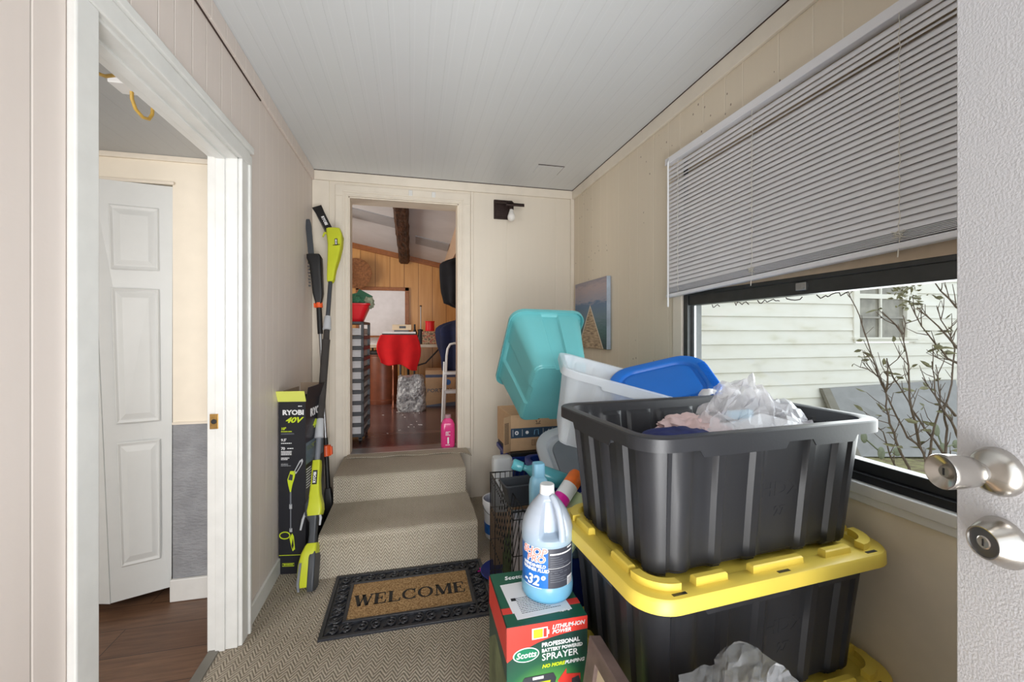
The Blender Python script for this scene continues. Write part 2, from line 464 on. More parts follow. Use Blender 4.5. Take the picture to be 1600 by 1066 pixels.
def tag(o, label, cat, group=None, kind=None):
    o['label'] = label; o['category'] = cat
    if group: o['group'] = group
    if kind: o['kind'] = kind
    return o

def thing(name, label, cat, loc=(0, 0, 0), rot=(0, 0, 0), group=None):
    o = bpy.data.objects.new(name, None); COL.objects.link(o)
    o.location = loc; o.rotation_euler = rot; o.empty_display_size = .05
    return tag(o, label, cat, group)

def struct(mb, name, **kw):
    return mb.build(name, kind='structure', **kw)

def sm(a, b, x):
    t_ = min(1, max(0, (x - a) / (b - a))); return t_ * t_ * (3 - 2 * t_)

def rrect(hl, hw, r, nl=24, nw=18, nc=8):
    """rounded rectangle points with normals and (side, coordinate along the side), anticlockwise"""
    out = []
    def line(x0, y0, x1, y1, nx, ny, side, n):
        for i in range(n):
            t_ = i / n
            x = x0 + (x1 - x0) * t_; y = y0 + (y1 - y0) * t_
            out.append((x, y, nx, ny, side, x if side in (0, 2) else y))
    def arc(cx, cy, a0, side):
        for i in range(nc):
            a = a0 + PI / 2 * i / nc
            out.append((cx + r * math.cos(a), cy + r * math.sin(a), math.cos(a), math.sin(a), 4, 0))
    line(-hl + r, -hw, hl - r, -hw, 0, -1, 0, nl); arc(hl - r, -hw + r, -PI / 2, 1)
    line(hl, -hw + r, hl, hw - r, 1, 0, 1, nw); arc(hl - r, hw - r, 0, 2)
    line(hl - r, hw, -hl + r, hw, 0, 1, 2, nl); arc(-hl + r, hw - r, PI / 2, 3)
    line(-hl, hw - r, -hl, -hw + r, -1, 0, 3, nw); arc(-hl + r, -hw + r, PI, 0)
    return out

def tote_mesh(mb, m, L, W, H, r=.06, taper=.10, rim=.028, skirt=.03, flute=None, wall=.004, T=None, skirt_fn=None, arch=0):
    """open storage tote: base at z=0, rim outline L x W at z=H; flute(side, u) gives an inward offset, u in -1..1"""
    hl, hw = L / 2, W / 2
    ref = rrect(hl, hw, r, 56, 40, 8)
    def ring(z, inset, fl=0.0, zfn=None, rr=None):
        pts = rrect(hl - inset, hw - inset, max(.012, (rr if rr else r) - inset * .5), 56, 40, 8)
        out = []
        for p, q in zip(pts, ref):
            d = 0
            if fl and flute and p[4] != 4:
                half = (hl - r) if p[4] in (0, 2) else (hw - r)
                d = fl * flute(p[4], q[5] / half)
            zz = z + (zfn(q) if zfn else 0)
            out.append((p[0] - p[2] * d, p[1] - p[3] * d, zz))
        return out
    sk = skirt_fn or (lambda q: 0)
    t_ = taper * H
    loops = [ring(wall, rim + t_ + wall, 1), ring(H * .5, rim + t_ * .5 + wall, 1), ring(H - skirt * 1.2, rim + wall + .001, 1), ring(H - skirt * .9, rim + wall, 0),
             ring(H - .003, rim + wall * .2), ring(H, rim * .85), ring(H, .003), ring(H - .003, 0),
             ring(H - skirt, 0, 0, sk), ring(H - skirt, .003, 0, sk), ring(H - skirt * .3, rim * .55),
             ring(H - skirt * .9, rim), ring(H - skirt * 1.2, rim + .001, 1), ring(H * .5, rim + t_ * .5, 1), ring(H * .12, rim + t_ * .9, 1), ring(.012, rim + t_ * .98, 1), ring(0, rim + t_ + .01, 1)]
    mb.loft(loops, m, T)
    return mb

def lid_mesh(mb, m, L, W, r=.07, lip=.03, rimw=.05, recess=.012, T=None):
    hl, hw = L / 2, W / 2
    def ring(z, inset): return [(p[0], p[1], z) for p in rrect(hl - inset, hw - inset, max(.015, r - inset * .6), 30, 20, 10)]
    mb.loft([ring(-.006 - recess, rimw + .014), ring(-.006 - recess, rimw + .01), ring(-.006, rimw), ring(-.006, .006), ring(-lip, .004), ring(-lip, 0), ring(-.008, .001), ring(-.002, .005), ring(0, .012), ring(0, rimw - .004),
             ring(-.002, rimw), ring(-recess, rimw + .006), ring(-recess, rimw + .012)], m, T)
    return mb

# ================================================================= THE SETTING
CZ = 2.445          # porch ceiling
XL, XR, YB = -0.69, 1.30, 3.27
# floor
b = MB(); b.box((XL - .075, -.45, -.06), (XR + .02, YB + .02, 0), 'carpet'); struct(b, 'floor')
b = MB(); b.box((-3.05, -.5, -.06), (XL - .075, 2.95, -.001), 'vinyl'); struct(b, 'floor_side_room')
b = MB(); b.box((-2.9, YB + .125, .30), (2.0, 6.45, .385), 'dark_floor'); struct(b, 'floor_far_room')
# ceilings
b = MB(); b.box((XL - .1, -.5, CZ), (XR + .12, YB + .02, CZ + .05), 'ceiling'); struct(b, 'ceiling')
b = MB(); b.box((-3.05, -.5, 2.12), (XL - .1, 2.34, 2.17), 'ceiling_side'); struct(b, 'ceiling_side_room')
def fc(x, y): return 2.40 + .07 * (6.3 - y) - .2 * (x + .1)
b = MB()
vs = [(x, y, fc(x, y) + dz) for dz in (0, .05) for x, y in ((-2.9, YB + .1), (2.0, YB + .1), (2.0, 6.4), (-2.9, 6.4))]
b.hexa(vs, 'far_ceiling'); struct(b, 'ceiling_far_room')
b = MB()  # flat plaster battens crossing the far ceiling
for y0, x0, x1 in ((4.75, -1.6, -.13), (5.2, .05, .45)):
    b.hexa([(x, y, fc(x, y) - dz) for dz in (.012, -.004) for x, y in ((x0, y0), (x1, y0), (x1, y0 + .32), (x0, y0 + .32))], mat('plaster_batten', S(164, 164, 168), .8, var=.06))
struct(b, 'trim_12')

# left wall with the doorway to the side room
DY0, DY1, DZ = 1.117, 1.94, 2.0
b = MB()
b.box((XL - .1, -.45, 0), (XL, DY0, CZ), 'cream_left')
b.box((XL - .1, DY1, 0), (XL, YB + .12, CZ), 'cream_left')
b.box((XL - .1, DY0, DZ), (XL, DY1, CZ), 'cream_left')
struct(b, 'wall_left')
# back wall with the doorway to the far room
BX0, BX1, BZ0, BZ1 = -.448, .358, .385, 2.275
b = MB()
b.box((XL, YB, 0), (BX0, YB + .12, CZ), 'cream')
b.box((BX1, YB, 0), (XR + .12, YB + .12, CZ), 'cream')
b.box((BX0, YB, BZ1), (BX1, YB + .12, CZ), 'cream')
b.box((BX0, YB, 0), (BX1, YB + .0, BZ0 - .03), 'cream')
struct(b, 'wall_back')
b = MB()  # upper part of that wall inside the far room and its sides
b.box((-2.9, YB + .12, 2.3), (2.0, YB + .16, 3.4), 'far_ceiling')
b.box((-2.9, YB + .12, .385), (BX0 - .02, YB + .16, 2.3), 'wood_panel')
b.box((BX1 + .02, YB + .12, .385), (2.0, YB + .16, 2.3), 'wood_panel')
struct(b, 'wall_near_far_room')
b = MB(); b.box((-2.9, 6.3, .385), (2.0, 6.42, 2.9), 'wood_panel'); struct(b, 'wall_back_far_room')
b = MB(); b.box((-3.0, YB + .1, .385), (-2.9, 6.42, 3.4), 'wood_panel'); b.box((.86, YB + .16, .385), (.96, 6.3, 2.5), 'wood_panel'); struct(b, 'wall_sides_far_room')
b = MB()
for x0, x1 in ((-2.9, .46),):
    b.hexa([(x0, 6.26, fc(x0, 6.26) - .07), (x1, 6.26, fc(x1, 6.26) - .07), (x1, 6.3, fc(x1, 6.3) - .07), (x0, 6.3, fc(x0, 6.3) - .07),
            (x0, 6.26, fc(x0, 6.26)), (x1, 6.26, fc(x1, 6.26)), (x1, 6.3, fc(x1, 6.3)), (x0, 6.3, fc(x0, 6.3))], 'wood_trim')
struct(b, 'trim_1')
# dropped soffit on the right of the far room
b = MB(); b.box((.46, 4.0, 2.13), (.86, 6.3, 2.8), mat('soffit_panelling', S(206, 176, 150), .6, var=.05)); b.box((.44, 6.22, 2.10), (.86, 6.30, 2.14), 'white_paint'); struct(b, 'trim_2')
# ceiling beam
b = MB()
random.seed(5)
loops = []
for i in range(30):
    y = YB + .13 + i * (6.28 - YB - .13) / 29
    x = -.10; z = fc(x, y)
    w = .075 + random.uniform(-.006, .006); h = .14 + random.uniform(-.01, .01)
    loops.append([(x - w, y, z + .01), (x - w * .9, y, z - h * .8), (x - w * .6, y, z - h), (x + w * .6, y, z - h), (x + w * .9, y, z - h * .8), (x + w, y, z + .01)])
b.loft(loops, 'beam'); struct(b, 'trim_3')

# right wall with its window
WY0, WY1, WZ0, WZ1 = .35, 1.823, .85, 2.12
b = MB()
b.box((XR, WY1, 0), (XR + .075, YB, CZ), 'cream_right')
b.box((XR, -.45, 0), (XR + .12, WY0, CZ), 'cream_right')
b.box((XR, WY0, WZ1), (XR + .12, WY1, CZ), 'cream_right')
b.box((XR, WY0, 0), (XR + .12, WY1, WZ0 - .02), mat('lower_wall_paint', S(234, 224, 204), .5, var=.04))
struct(b, 'wall_right')
# front wall around the open front door
b = MB()
b.box((XL, -.47, 0), (-.25, -.35, CZ), 'cream'); b.box((.66, -.47, 0), (XR + .12, -.35, CZ), 'cream'); b.box((-.25, -.47, 2.06), (.66, -.35, CZ), 'cream')
struct(b, 'wall_front')
# side room walls
b = MB()
b.box((-3.15, -.5, 0), (-3.05, 3.0, 2.2), 'peach'); b.box((-3.05, -.6, 0), (XL - .1, -.5, 2.2), 'peach'); struct(b, 'wall_side_room_left')
b = MB()
b.box((-1.11, 2.34, .845), (XL - .1, 2.44, 2.14), 'peach')
b.box((-1.11, 2.34, 0), (XL - .1, 2.44, .845), 'grey_wain')
b.box((-1.11, 2.333, .84), (XL - .1, 2.34, .852), 'trim_cream')
b.box((-2.1, 2.34, 1.99), (-1.11, 2.44, 2.14), 'peach')
b.box((-3.05, 2.34, 0), (-2.1, 2.44, 2.14), 'peach')
struct(b, 'wall_side_room_back')
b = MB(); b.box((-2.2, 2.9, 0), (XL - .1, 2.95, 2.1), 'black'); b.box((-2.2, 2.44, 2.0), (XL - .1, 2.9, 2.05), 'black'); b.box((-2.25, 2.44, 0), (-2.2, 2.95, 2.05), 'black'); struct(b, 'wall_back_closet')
b = MB(); b.box((-2.9, 2.325, 2.095), (XL - .1, 2.34, 2.12), 'trim_cream'); b.box((-2.1, 2.328, 1.985), (-1.10, 2.34, 2.0), 'trim_cream'); struct(b, 'trim_4', bevel=.003)
b = MB(); b.box((-1.115, 2.322, 0), (XL - .1, 2.34, .105), 'white_paint'); struct(b, 'baseboard_side_room', bevel=.004)

# ceiling trim boards and corner strips of the porch
b = MB()
b.box((XL, -.35, CZ - .075), (XL + .016, YB, CZ - .002), 'cream_left'); struct(b, 'trim_5', bevel=.003)
b = MB(); b.box((XR - .016, -.35, CZ - .075), (XR, YB, CZ - .002), 'trim_cream'); struct(b, 'trim_6', bevel=.003)
b = MB()
b.box((XL + .016, YB - .016, CZ - .07), (XR - .016, YB, CZ - .002), 'trim_cream')
b.box((XR - .03, YB - .02, 0), (XR, YB, CZ - .07), 'trim_cream')
b.box((.448, YB - .010, .0), (.468, YB, CZ - .07), 'trim_cream')
b.box((XL + .001, YB - .012, 0), (XL + .115, YB, CZ - .071), 'trim_cream')
struct(b, 'trim_7', bevel=.003)
# shadow lines at the ceiling boards, put in as thin dark strips
b = MB()
b.box((XL, .9, CZ - .079), (XL + .005, 2.2, CZ - .075), 'ink'); b.box((XL + .016, YB - .019, CZ - .004), (XR - .016, YB - .005, CZ), 'ink'); b.box((XR - .019, .2, CZ - .003), (XR - .005, YB - .02, CZ), 'ink')
struct(b, 'trim_8')
# baseboards
b = MB(); b.box((XL, DY1 + .11, 0), (XL + .014, YB - .02, .085), 'white_paint'); struct(b, 'baseboard_left', bevel=.004)

# casing of the left doorway
def casing_profile_box(b, lo, hi, m='white_paint'): b.box(lo, hi, m)
b = MB()
b.box((XL, DY0 - .062, 0), (XL + .018, DY0 + .006, DZ - .006), 'white_paint')
b.box((XL, DY1 - .006, 0), (XL + .018, DY1 + .060, DZ - .006), 'white_paint')
b.box((XL, DY1 + .060, 0), (XL + .026, DY1 + .080, DZ - .006), 'white_paint')
b.box((XL, DY1 + .080, 0), (XL + .016, DY1 + .112, DZ + .045), 'white_paint')
b.box((XL, DY0 - .062, DZ - .006), (XL + .019, DY1 + .080, DZ + .05), 'white_paint')
b.box((XL, DY0 - .064, DZ + .05), (XL + .028, DY1 + .10, DZ + .078), 'white_paint')
struct(b, 'trim_9', bevel=.004)
# jamb linings
b = MB()
b.box((XL - .105, DY0 - .002, 0), (XL + .003, DY0 + .014, DZ), 'white_paint')
b.box((XL - .105, DY1 - .014, 0), (XL + .003, DY1 + .002, DZ), 'white_paint')
b.box((XL - .105, DY0, DZ - .014), (XL + .003, DY1, DZ + .002), 'white_paint')
b.box((XL - .075, DY1 - .022, 0), (XL - .04, DY1 - .012, DZ - .014), 'white_paint')
b.box((XL - .075, DY0 + .01, DZ - .022), (XL - .04, DY1 - .01, DZ - .012), 'white_paint')
d1 = struct(b, 'door_1', bevel=.003)
b = MB(); b.box((XL - .092, DY1 - .0245, .895), (XL - .062, DY1 - .0205, .955), 'brass'); b.cyl((XL - .077, DY1 - .027, .925), (XL - .077, DY1 - .024, .925), .010, 'black', 14)
b.build('strike_plate', parent=d1, bevel=.0012, label='worn brass strike plate')
b = MB(); b.box((XL - .10, DY0 - .02, -.001), (XL - .06, DY1 + .02, .006), mat('grey_threshold_strip', S(120, 116, 108), .5)); struct(b, 'trim_13', bevel=.002)

# casing of the back doorway
b = MB()
T0 = YB - .018
b.box((BX0 - .085, T0, .30), (BX0 + .004, YB, BZ1 - .004), 'trim_cream')
b.box((BX1 - .004, T0, .386), (BX1 + .085, YB, BZ1 - .004), 'trim_cream')
b.box((BX0 - .085, T0 - .001, BZ1 - .004), (BX1 + .085, YB, BZ1 + .075), 'trim_cream')
for k, (o, d) in enumerate(((.004, .008), (.024, .006))):
    b.box((BX0 - o - .012, T0 - d, .388), (BX0 - o, T0 - .0002, BZ1 + o - .0003), 'trim_cream')
    b.box((BX1 + o, T0 - d, .388), (BX1 + o + .012, T0 - .0002, BZ1 + o - .0003), 'trim_cream')
    b.box((BX0 - o - .012, T0 - d - .0004, BZ1 + o), (BX1 + o + .012, T0 - .0012, BZ1 + o + .012), 'trim_cream')
struct(b, 'trim_10', bevel=.002)
b = MB()
b.box((BX0 - .002, YB - .003, BZ0), (BX0 + .012, YB + .13, BZ1), 'trim_cream')
b.box((BX1 - .012, YB - .003, BZ0), (BX1 + .002, YB + .13, BZ1), 'trim_cream')
b.box((BX0, YB - .003, BZ1 - .012), (BX1, YB + .17, BZ1 + .002), 'trim_cream')
b.box((BX0, YB - .02, BZ0 - .03), (BX1, YB + .02, BZ0 + .004), 'white_paint')
b.box((BX0, YB + .02, BZ0 - .03), (BX1, YB + .17, BZ0 + .002), 'alu_bright')
b.box((BX0 + .02, YB - .022, BZ0 - .006), (BX1 - .02, YB - .018, BZ0 - .002), 'ink')
struct(b, 'door_2', bevel=.002)
# two small paint-covered hinge blocks left on the head casing
for i, x in enumerate((-.02, .15)):
    b = MB(); b.box((x, T0 - .008, BZ1 + .028), (x + .028, T0, BZ1 + .07), 'white_paint')
    o = b.build('hook_plate', bevel=.003); tag(o, ('white painted bracket above the far doorway, the one over the dark beam' if i == 0 else 'white painted bracket above the far doorway, the one nearer the wall lamp'), 'bracket', 'painted brackets over the far doorway')

# ceiling hatch
b = MB(); b.box((.86, 2.80, CZ - .005), (1.04, 2.95, CZ), 'ceiling'); b.box((.855, 2.795, CZ - .0035), (1.045, 2.80, CZ), 'ink'); b.box((1.04, 2.80, CZ - .0035), (1.044, 2.95, CZ), 'ink')
struct(b, 'trim_11')

# window (aluminium frame, bright glass, beige stop board)
wx0, wx1 = XR + .02, XR + .06
b = MB()
b.box((XR + .0, WY1 - .03, WZ0), (wx1 + .02, WY1, WZ1), 'aluminium')
b.box((wx0, WY0, WZ0), (wx1 + .02, WY0 + .03, WZ1), 'aluminium')
b.box((wx0 - .012, WY0, 1.412), (wx1, WY1 - .03, 1.470), 'aluminium')
b.box((wx0 - .018, WY0, 1.458), (wx0 - .008, WY1 - .03, 1.474), 'aluminium')
b.box((wx0, WY0, WZ0 + .012), (wx1, WY1, WZ0 + .045), 'aluminium')
b.box((XR + .0, WY0, WZ0 - .012), (wx1 + .03, WY1, WZ0 + .012), 'black')
b.box((wx0, WY0, WZ1 - .03), (wx1, WY1, WZ1), 'aluminium')
w1 = struct(b, 'window_1', bevel=.002)
b = MB(); b.box((wx0 + .016, WY0 + .03, WZ0 + .04), (wx0 + .020, WY1 - .03, 1.415), 'glass'); b.box((wx0 + .016, WY0 + .03, 1.47), (wx0 + .020, WY1 - .03, WZ1 - .03), 'glass'); b.build('glass_pane', parent=w1)
b = MB(); b.box((wx0 + .004, WY1 - .05, WZ0 + .04), (wx0 + .014, WY1 - .03, 1.41), 'alu_bright'); b.build('side_track', parent=w1)
b = MB(); b.box((wx0 - .022, 1.16, 1.425), (wx0 - .010, 1.20, 1.452), 'alu_bright'); b.cyl((wx0 - .024, 1.17, 1.438), (wx0 - .016, 1.17, 1.438), .008, 'alu_bright', 12); b.build('sash_latch', parent=w1, bevel=.002)
b = MB(); b.box((XR + .004, WY0, 1.474), (XR + .012, WY1 - .03, WZ1 - .0), mat('beige_stop_board', S(196, 178, 154), .7, var=.08, nscale=20)); b.build('stop_board', parent=w1)
b = MB()
b.box((XR - .022, WY0 - .05, WZ0 - .045), (XR + .02, WY1 + .07, WZ0 - .012), 'white_paint')
b.box((XR - .014, WY0 - .05, WZ0 - .07), (XR, WY1 + .07, WZ0 - .045), 'white_paint')
b.box((XR - .012, WY1, WZ0 - .02), (XR + .004, WY1 + .07, 2.16), 'trim_cream')
b.build('window_casing', parent=w1, bevel=.003)
# flaking strips of old sealant on the glass edge under the sash bar
b = MB(); random.seed(4)
for y, n in ((1.66, 3), (1.52, 4), (1.40, 5), (1.27, 4), (1.15, 6)):
    pts = []; yy = y; zz = 1.408
    for k in range(n * 2):
        pts.append((wx0 + .012, yy, zz)); yy -= random.uniform(.004, .016); zz = 1.405 + random.uniform(-.012, .004)
    b.tube(pts, .0018, 'ink', 5)
b.build('flaking_seal', parent=w1)

# ================================================================= FRONT DOOR (open inwards, close on the right)
R_ = Vector((math.cos(YAW), -math.sin(YAW), 0)); F_ = Vector((math.sin(YAW), math.cos(YAW), 0))
door_m = Matrix(((F_.x, R_.x, 0, 0), (F_.y, R_.y, 0, 0), (0, 0, 1, 0), (0, 0, 0, 1)))   # local x along the door, local y into its thickness
door_pos = R_ * .69 + F_ * .656
fd = bpy.data.objects.new('door_3', None); COL.objects.link(fd); fd['kind'] = 'structure'
# right-handed local frame: x towards the hinge (-F), y into the thickness (R)... z up
X_ = -F_; Y_ = Vector((0, 0, 1)).cross(X_)   # = away/into thickness or towards viewer
fd.matrix_world = Matrix(((X_.x, Y_.x, 0, door_pos.x), (X_.y, Y_.y, 0, door_pos.y), (0, 0, 1, 0), (0, 0, 0, 1)))
sgn = 1 if Y_.dot(R_) > 0 else -1     # +1: local +y is the thickness direction
b = MB()
ya, yb = (0, .044) if sgn > 0 else (-.044, 0)
b.box((0, ya, .012), (.81, yb, 2.04), 'door_skin')
b.build('door_leaf', parent=fd, bevel=.002)
def axisT(x, z): # local +z of the returned frame points out of the door face towards the room
    return Matrix.Translation((x, 0, z)) @ track((0, -sgn, 0))
b = MB(); T = axisT(.057, 1.083)
b.lathe([(.0, .0), (.034, .0), (.034, .004), (.032, .010), (.026, .017), (.018, .022), (.0135, .026), (.0125, .034)], 'steel', 40, T)
b.lathe([(.0125, .030), (.0165, .033), (.021, .040), (.0235, .060), (.0245, .078), (.0245, .081), (.0235, .083), (.0215, .0825), (.008, .074), (.0075, .078), (0, .078)], 'steel', 40, T)
b.box((-.0012, -.005, .078), (.0012, .005, .0785), 'black', T)
b.build('doorknob', parent=fd, smooth=35, label='satin nickel keyed doorknob')
b = MB(); T = axisT(.062, .985)
b.lathe([(.0, .0), (.0345, .0), (.0345, .003), (.0325, .008), (.0225, .028), (.0215, .029), (.020, .0285), (.0195, .026), (.009, .024), (.009, .027), (.0075, .028), (0, .0275)], 'steel', 40, T)
b.lathe([(.0, .0242), (.019, .0244), (.0195, .026), (.009, .0265), (.009, .024)], 'steel_dark', 40, T)
b.box((-.001, -.005, .0275), (.001, .005, .0283), 'black', T)
b.build('deadbolt', parent=fd, smooth=35, label='satin nickel deadbolt cylinder')

# ================================================================= BLIND
def blind():
    t_ = thing('window_blind', 'white slatted mini blind, half lowered over the window beside the open door', 'window blind', (XR - .005, 1.913, 2.15))
    L = 1.60
    b = MB(); b.box((-.038, -L, -.02), (-.002, 0, .012), 'blind'); b.box((-.04, -L, -.022), (-.036, 0, -.014), 'blind'); b.build('headrail', parent=t_, bevel=.002)
    def droop(y): return -.675 + .055 * (-y / L) * 1.25
    N = 31
    b = MB()
    for i in range(N):
        fr = (i + .6) / N
        a = math.radians(66 if i != 3 else 45)
        prof = []
        for k in range(5):
            s_ = (k / 4 - .5) * .025
            prof.append((s_, .0022 * (1 - (2 * k / 4 - 1) ** 2)))
        def pt(u, y, fr=fr, a=a):
            s_, c_ = u
            z = -.03 + (droop(y) + .045) * fr
            return (-.019 - s_ * math.cos(a) - c_ * math.sin(a), y, z - s_ * math.sin(a) + c_ * math.cos(a))
        for y0, y1 in ((-.004, -L * .5), (-L * .5, -L + .004)):
            top = [pt(u, y0) for u in prof] + [pt((u[0], u[1] - .0005), y0) for u in prof[::-1]]
            bot = [pt(u, y1) for u in prof] + [pt((u[0], u[1] - .0005), y1) for u in prof[::-1]]
            b.loft([top, bot], 'blind')
    # the stack of closed slats above the bottom rail
    for k in range(7):
        for y0, y1 in ((-.004, -L + .004),):
            z0 = droop(y0) + .004 + k * .0042; z1 = droop(y1) + .004 + k * .0042
            b.hexa([(-.032, y0, z0), (-.007, y0, z0), (-.007, y1, z1), (-.032, y1, z1), (-.032, y0, z0 + .0015), (-.007, y0, z0 + .0015), (-.007, y1, z1 + .0015), (-.032, y1, z1 + .0015)], 'blind')
    b.build('slats', parent=t_, smooth=40)
    b = MB(); z0, z1 = droop(0), droop(-L)
    b.hexa([(-.034, 0, z0 - .018), (-.006, 0, z0 - .018), (-.006, -L, z1 - .018), (-.034, -L, z1 - .018), (-.034, 0, z0), (-.006, 0, z0), (-.006, -L, z1), (-.034, -L, z1)], 'blind')
    b.build('bottom_rail', parent=t_, bevel=.004)
    for y in (-.10, -.56, -1.06):
        b = MB()
        zb = droop(y)
        for sx in (-.034, -.005):
            pts = [(sx + .0012 * math.sin(k * 1.3), y + .002 * math.sin(k * 1.9), -.02 + (zb + .02) * k / 40) for k in range(41)]
            b.tube(pts, .0011, 'cord', 5)
        if y < -.2:
            pts = [(-.038 + .004 * math.sin(k * 1.1), y + .016 * math.sin(k * 2.4), zb + .02 + .010 * math.cos(k * 1.7)) for k in range(16)]
            b.tube(pts, .0012, 'cord', 5)
            b.tube([(-.037, y, zb - .018), (-.037, y + .002, zb - .04)], .0016, 'cord', 5)
        b.build('ladder_cord', parent=t_)
    b = MB(); b.tube([(-.046, -.04, -.015), (-.047, -.04, -.03), (-.046, -.038, -.74)], .0042, 'white_plastic', 8); b.tube([(-.046, -.04, 0), (-.05, -.04, -.02)], .002, 'alu_bright', 6)
    b.build('tilt_wand', parent=t_, smooth=40)
blind()

# ================================================================= CARPETED STEPS
def steps():
    t_ = thing('carpeted_steps', 'two carpeted steps rising to the far doorway', 'steps', (0, 2.36, 0))
    def step(x0, x1, y0, y1, z1, name, wob, seed):
        b = MB(); random.seed(seed)
        nx = 26
        def row(x):
            n1 = noise.noise((x * 5, seed, 0)) * .008
            r = .028
            ys = [(y0 + n1 * .4, 0)]
            for k in range(5): ys.append((y0 + n1 * (.4 + .1 * k), z1 * (k + 1) / 6))
            pts = list(ys)
            for k in range(6):
                a = PI / 2 * k / 5
                pts.append((y0 - .004 + n1 + r - r * math.cos(a), z1 - r + r * math.sin(a) + n1 * .5))
            for k in range(1, 6): pts.append((y0 + r + (y1 - y0 - r) * k / 5, z1 + noise.noise((x * 4, k, seed)) * .003))
            pts += [(y1, 0)]
            return pts
        loops = []
        for i in range(nx + 1):
            u = i / nx; x = x0 + (x1 - x0) * u
            loops.append([(x, y - 2.36, z) for y, z in row(x)])
        b.loft(loops, 'carpet_step')
        return b.build(name, parent=t_, smooth=50)
    step(-.470, .363, 2.362, 2.86, .222, 'lower_step', 0, 1)
    step(-.470, .350, 2.80, YB - .001, .384, 'upper_step', 0, 7)
    b = MB()
    def fl(u, v):
        x = -.45 + .86 * u; y = YB - .025 - .10 * v * (1 - .35 * (1 - u)) ; 
        return (x + .03 * v * u, y - 2.36, .393 - .004 * v - (.03 * max(0, u - .93) / .07) * v + .003 * math.sin(u * 19) * v)
    b.grid(fl, 30, 4, 'carpet_step'); b.build('carpet_flap', parent=t_, solid=.006)
steps()

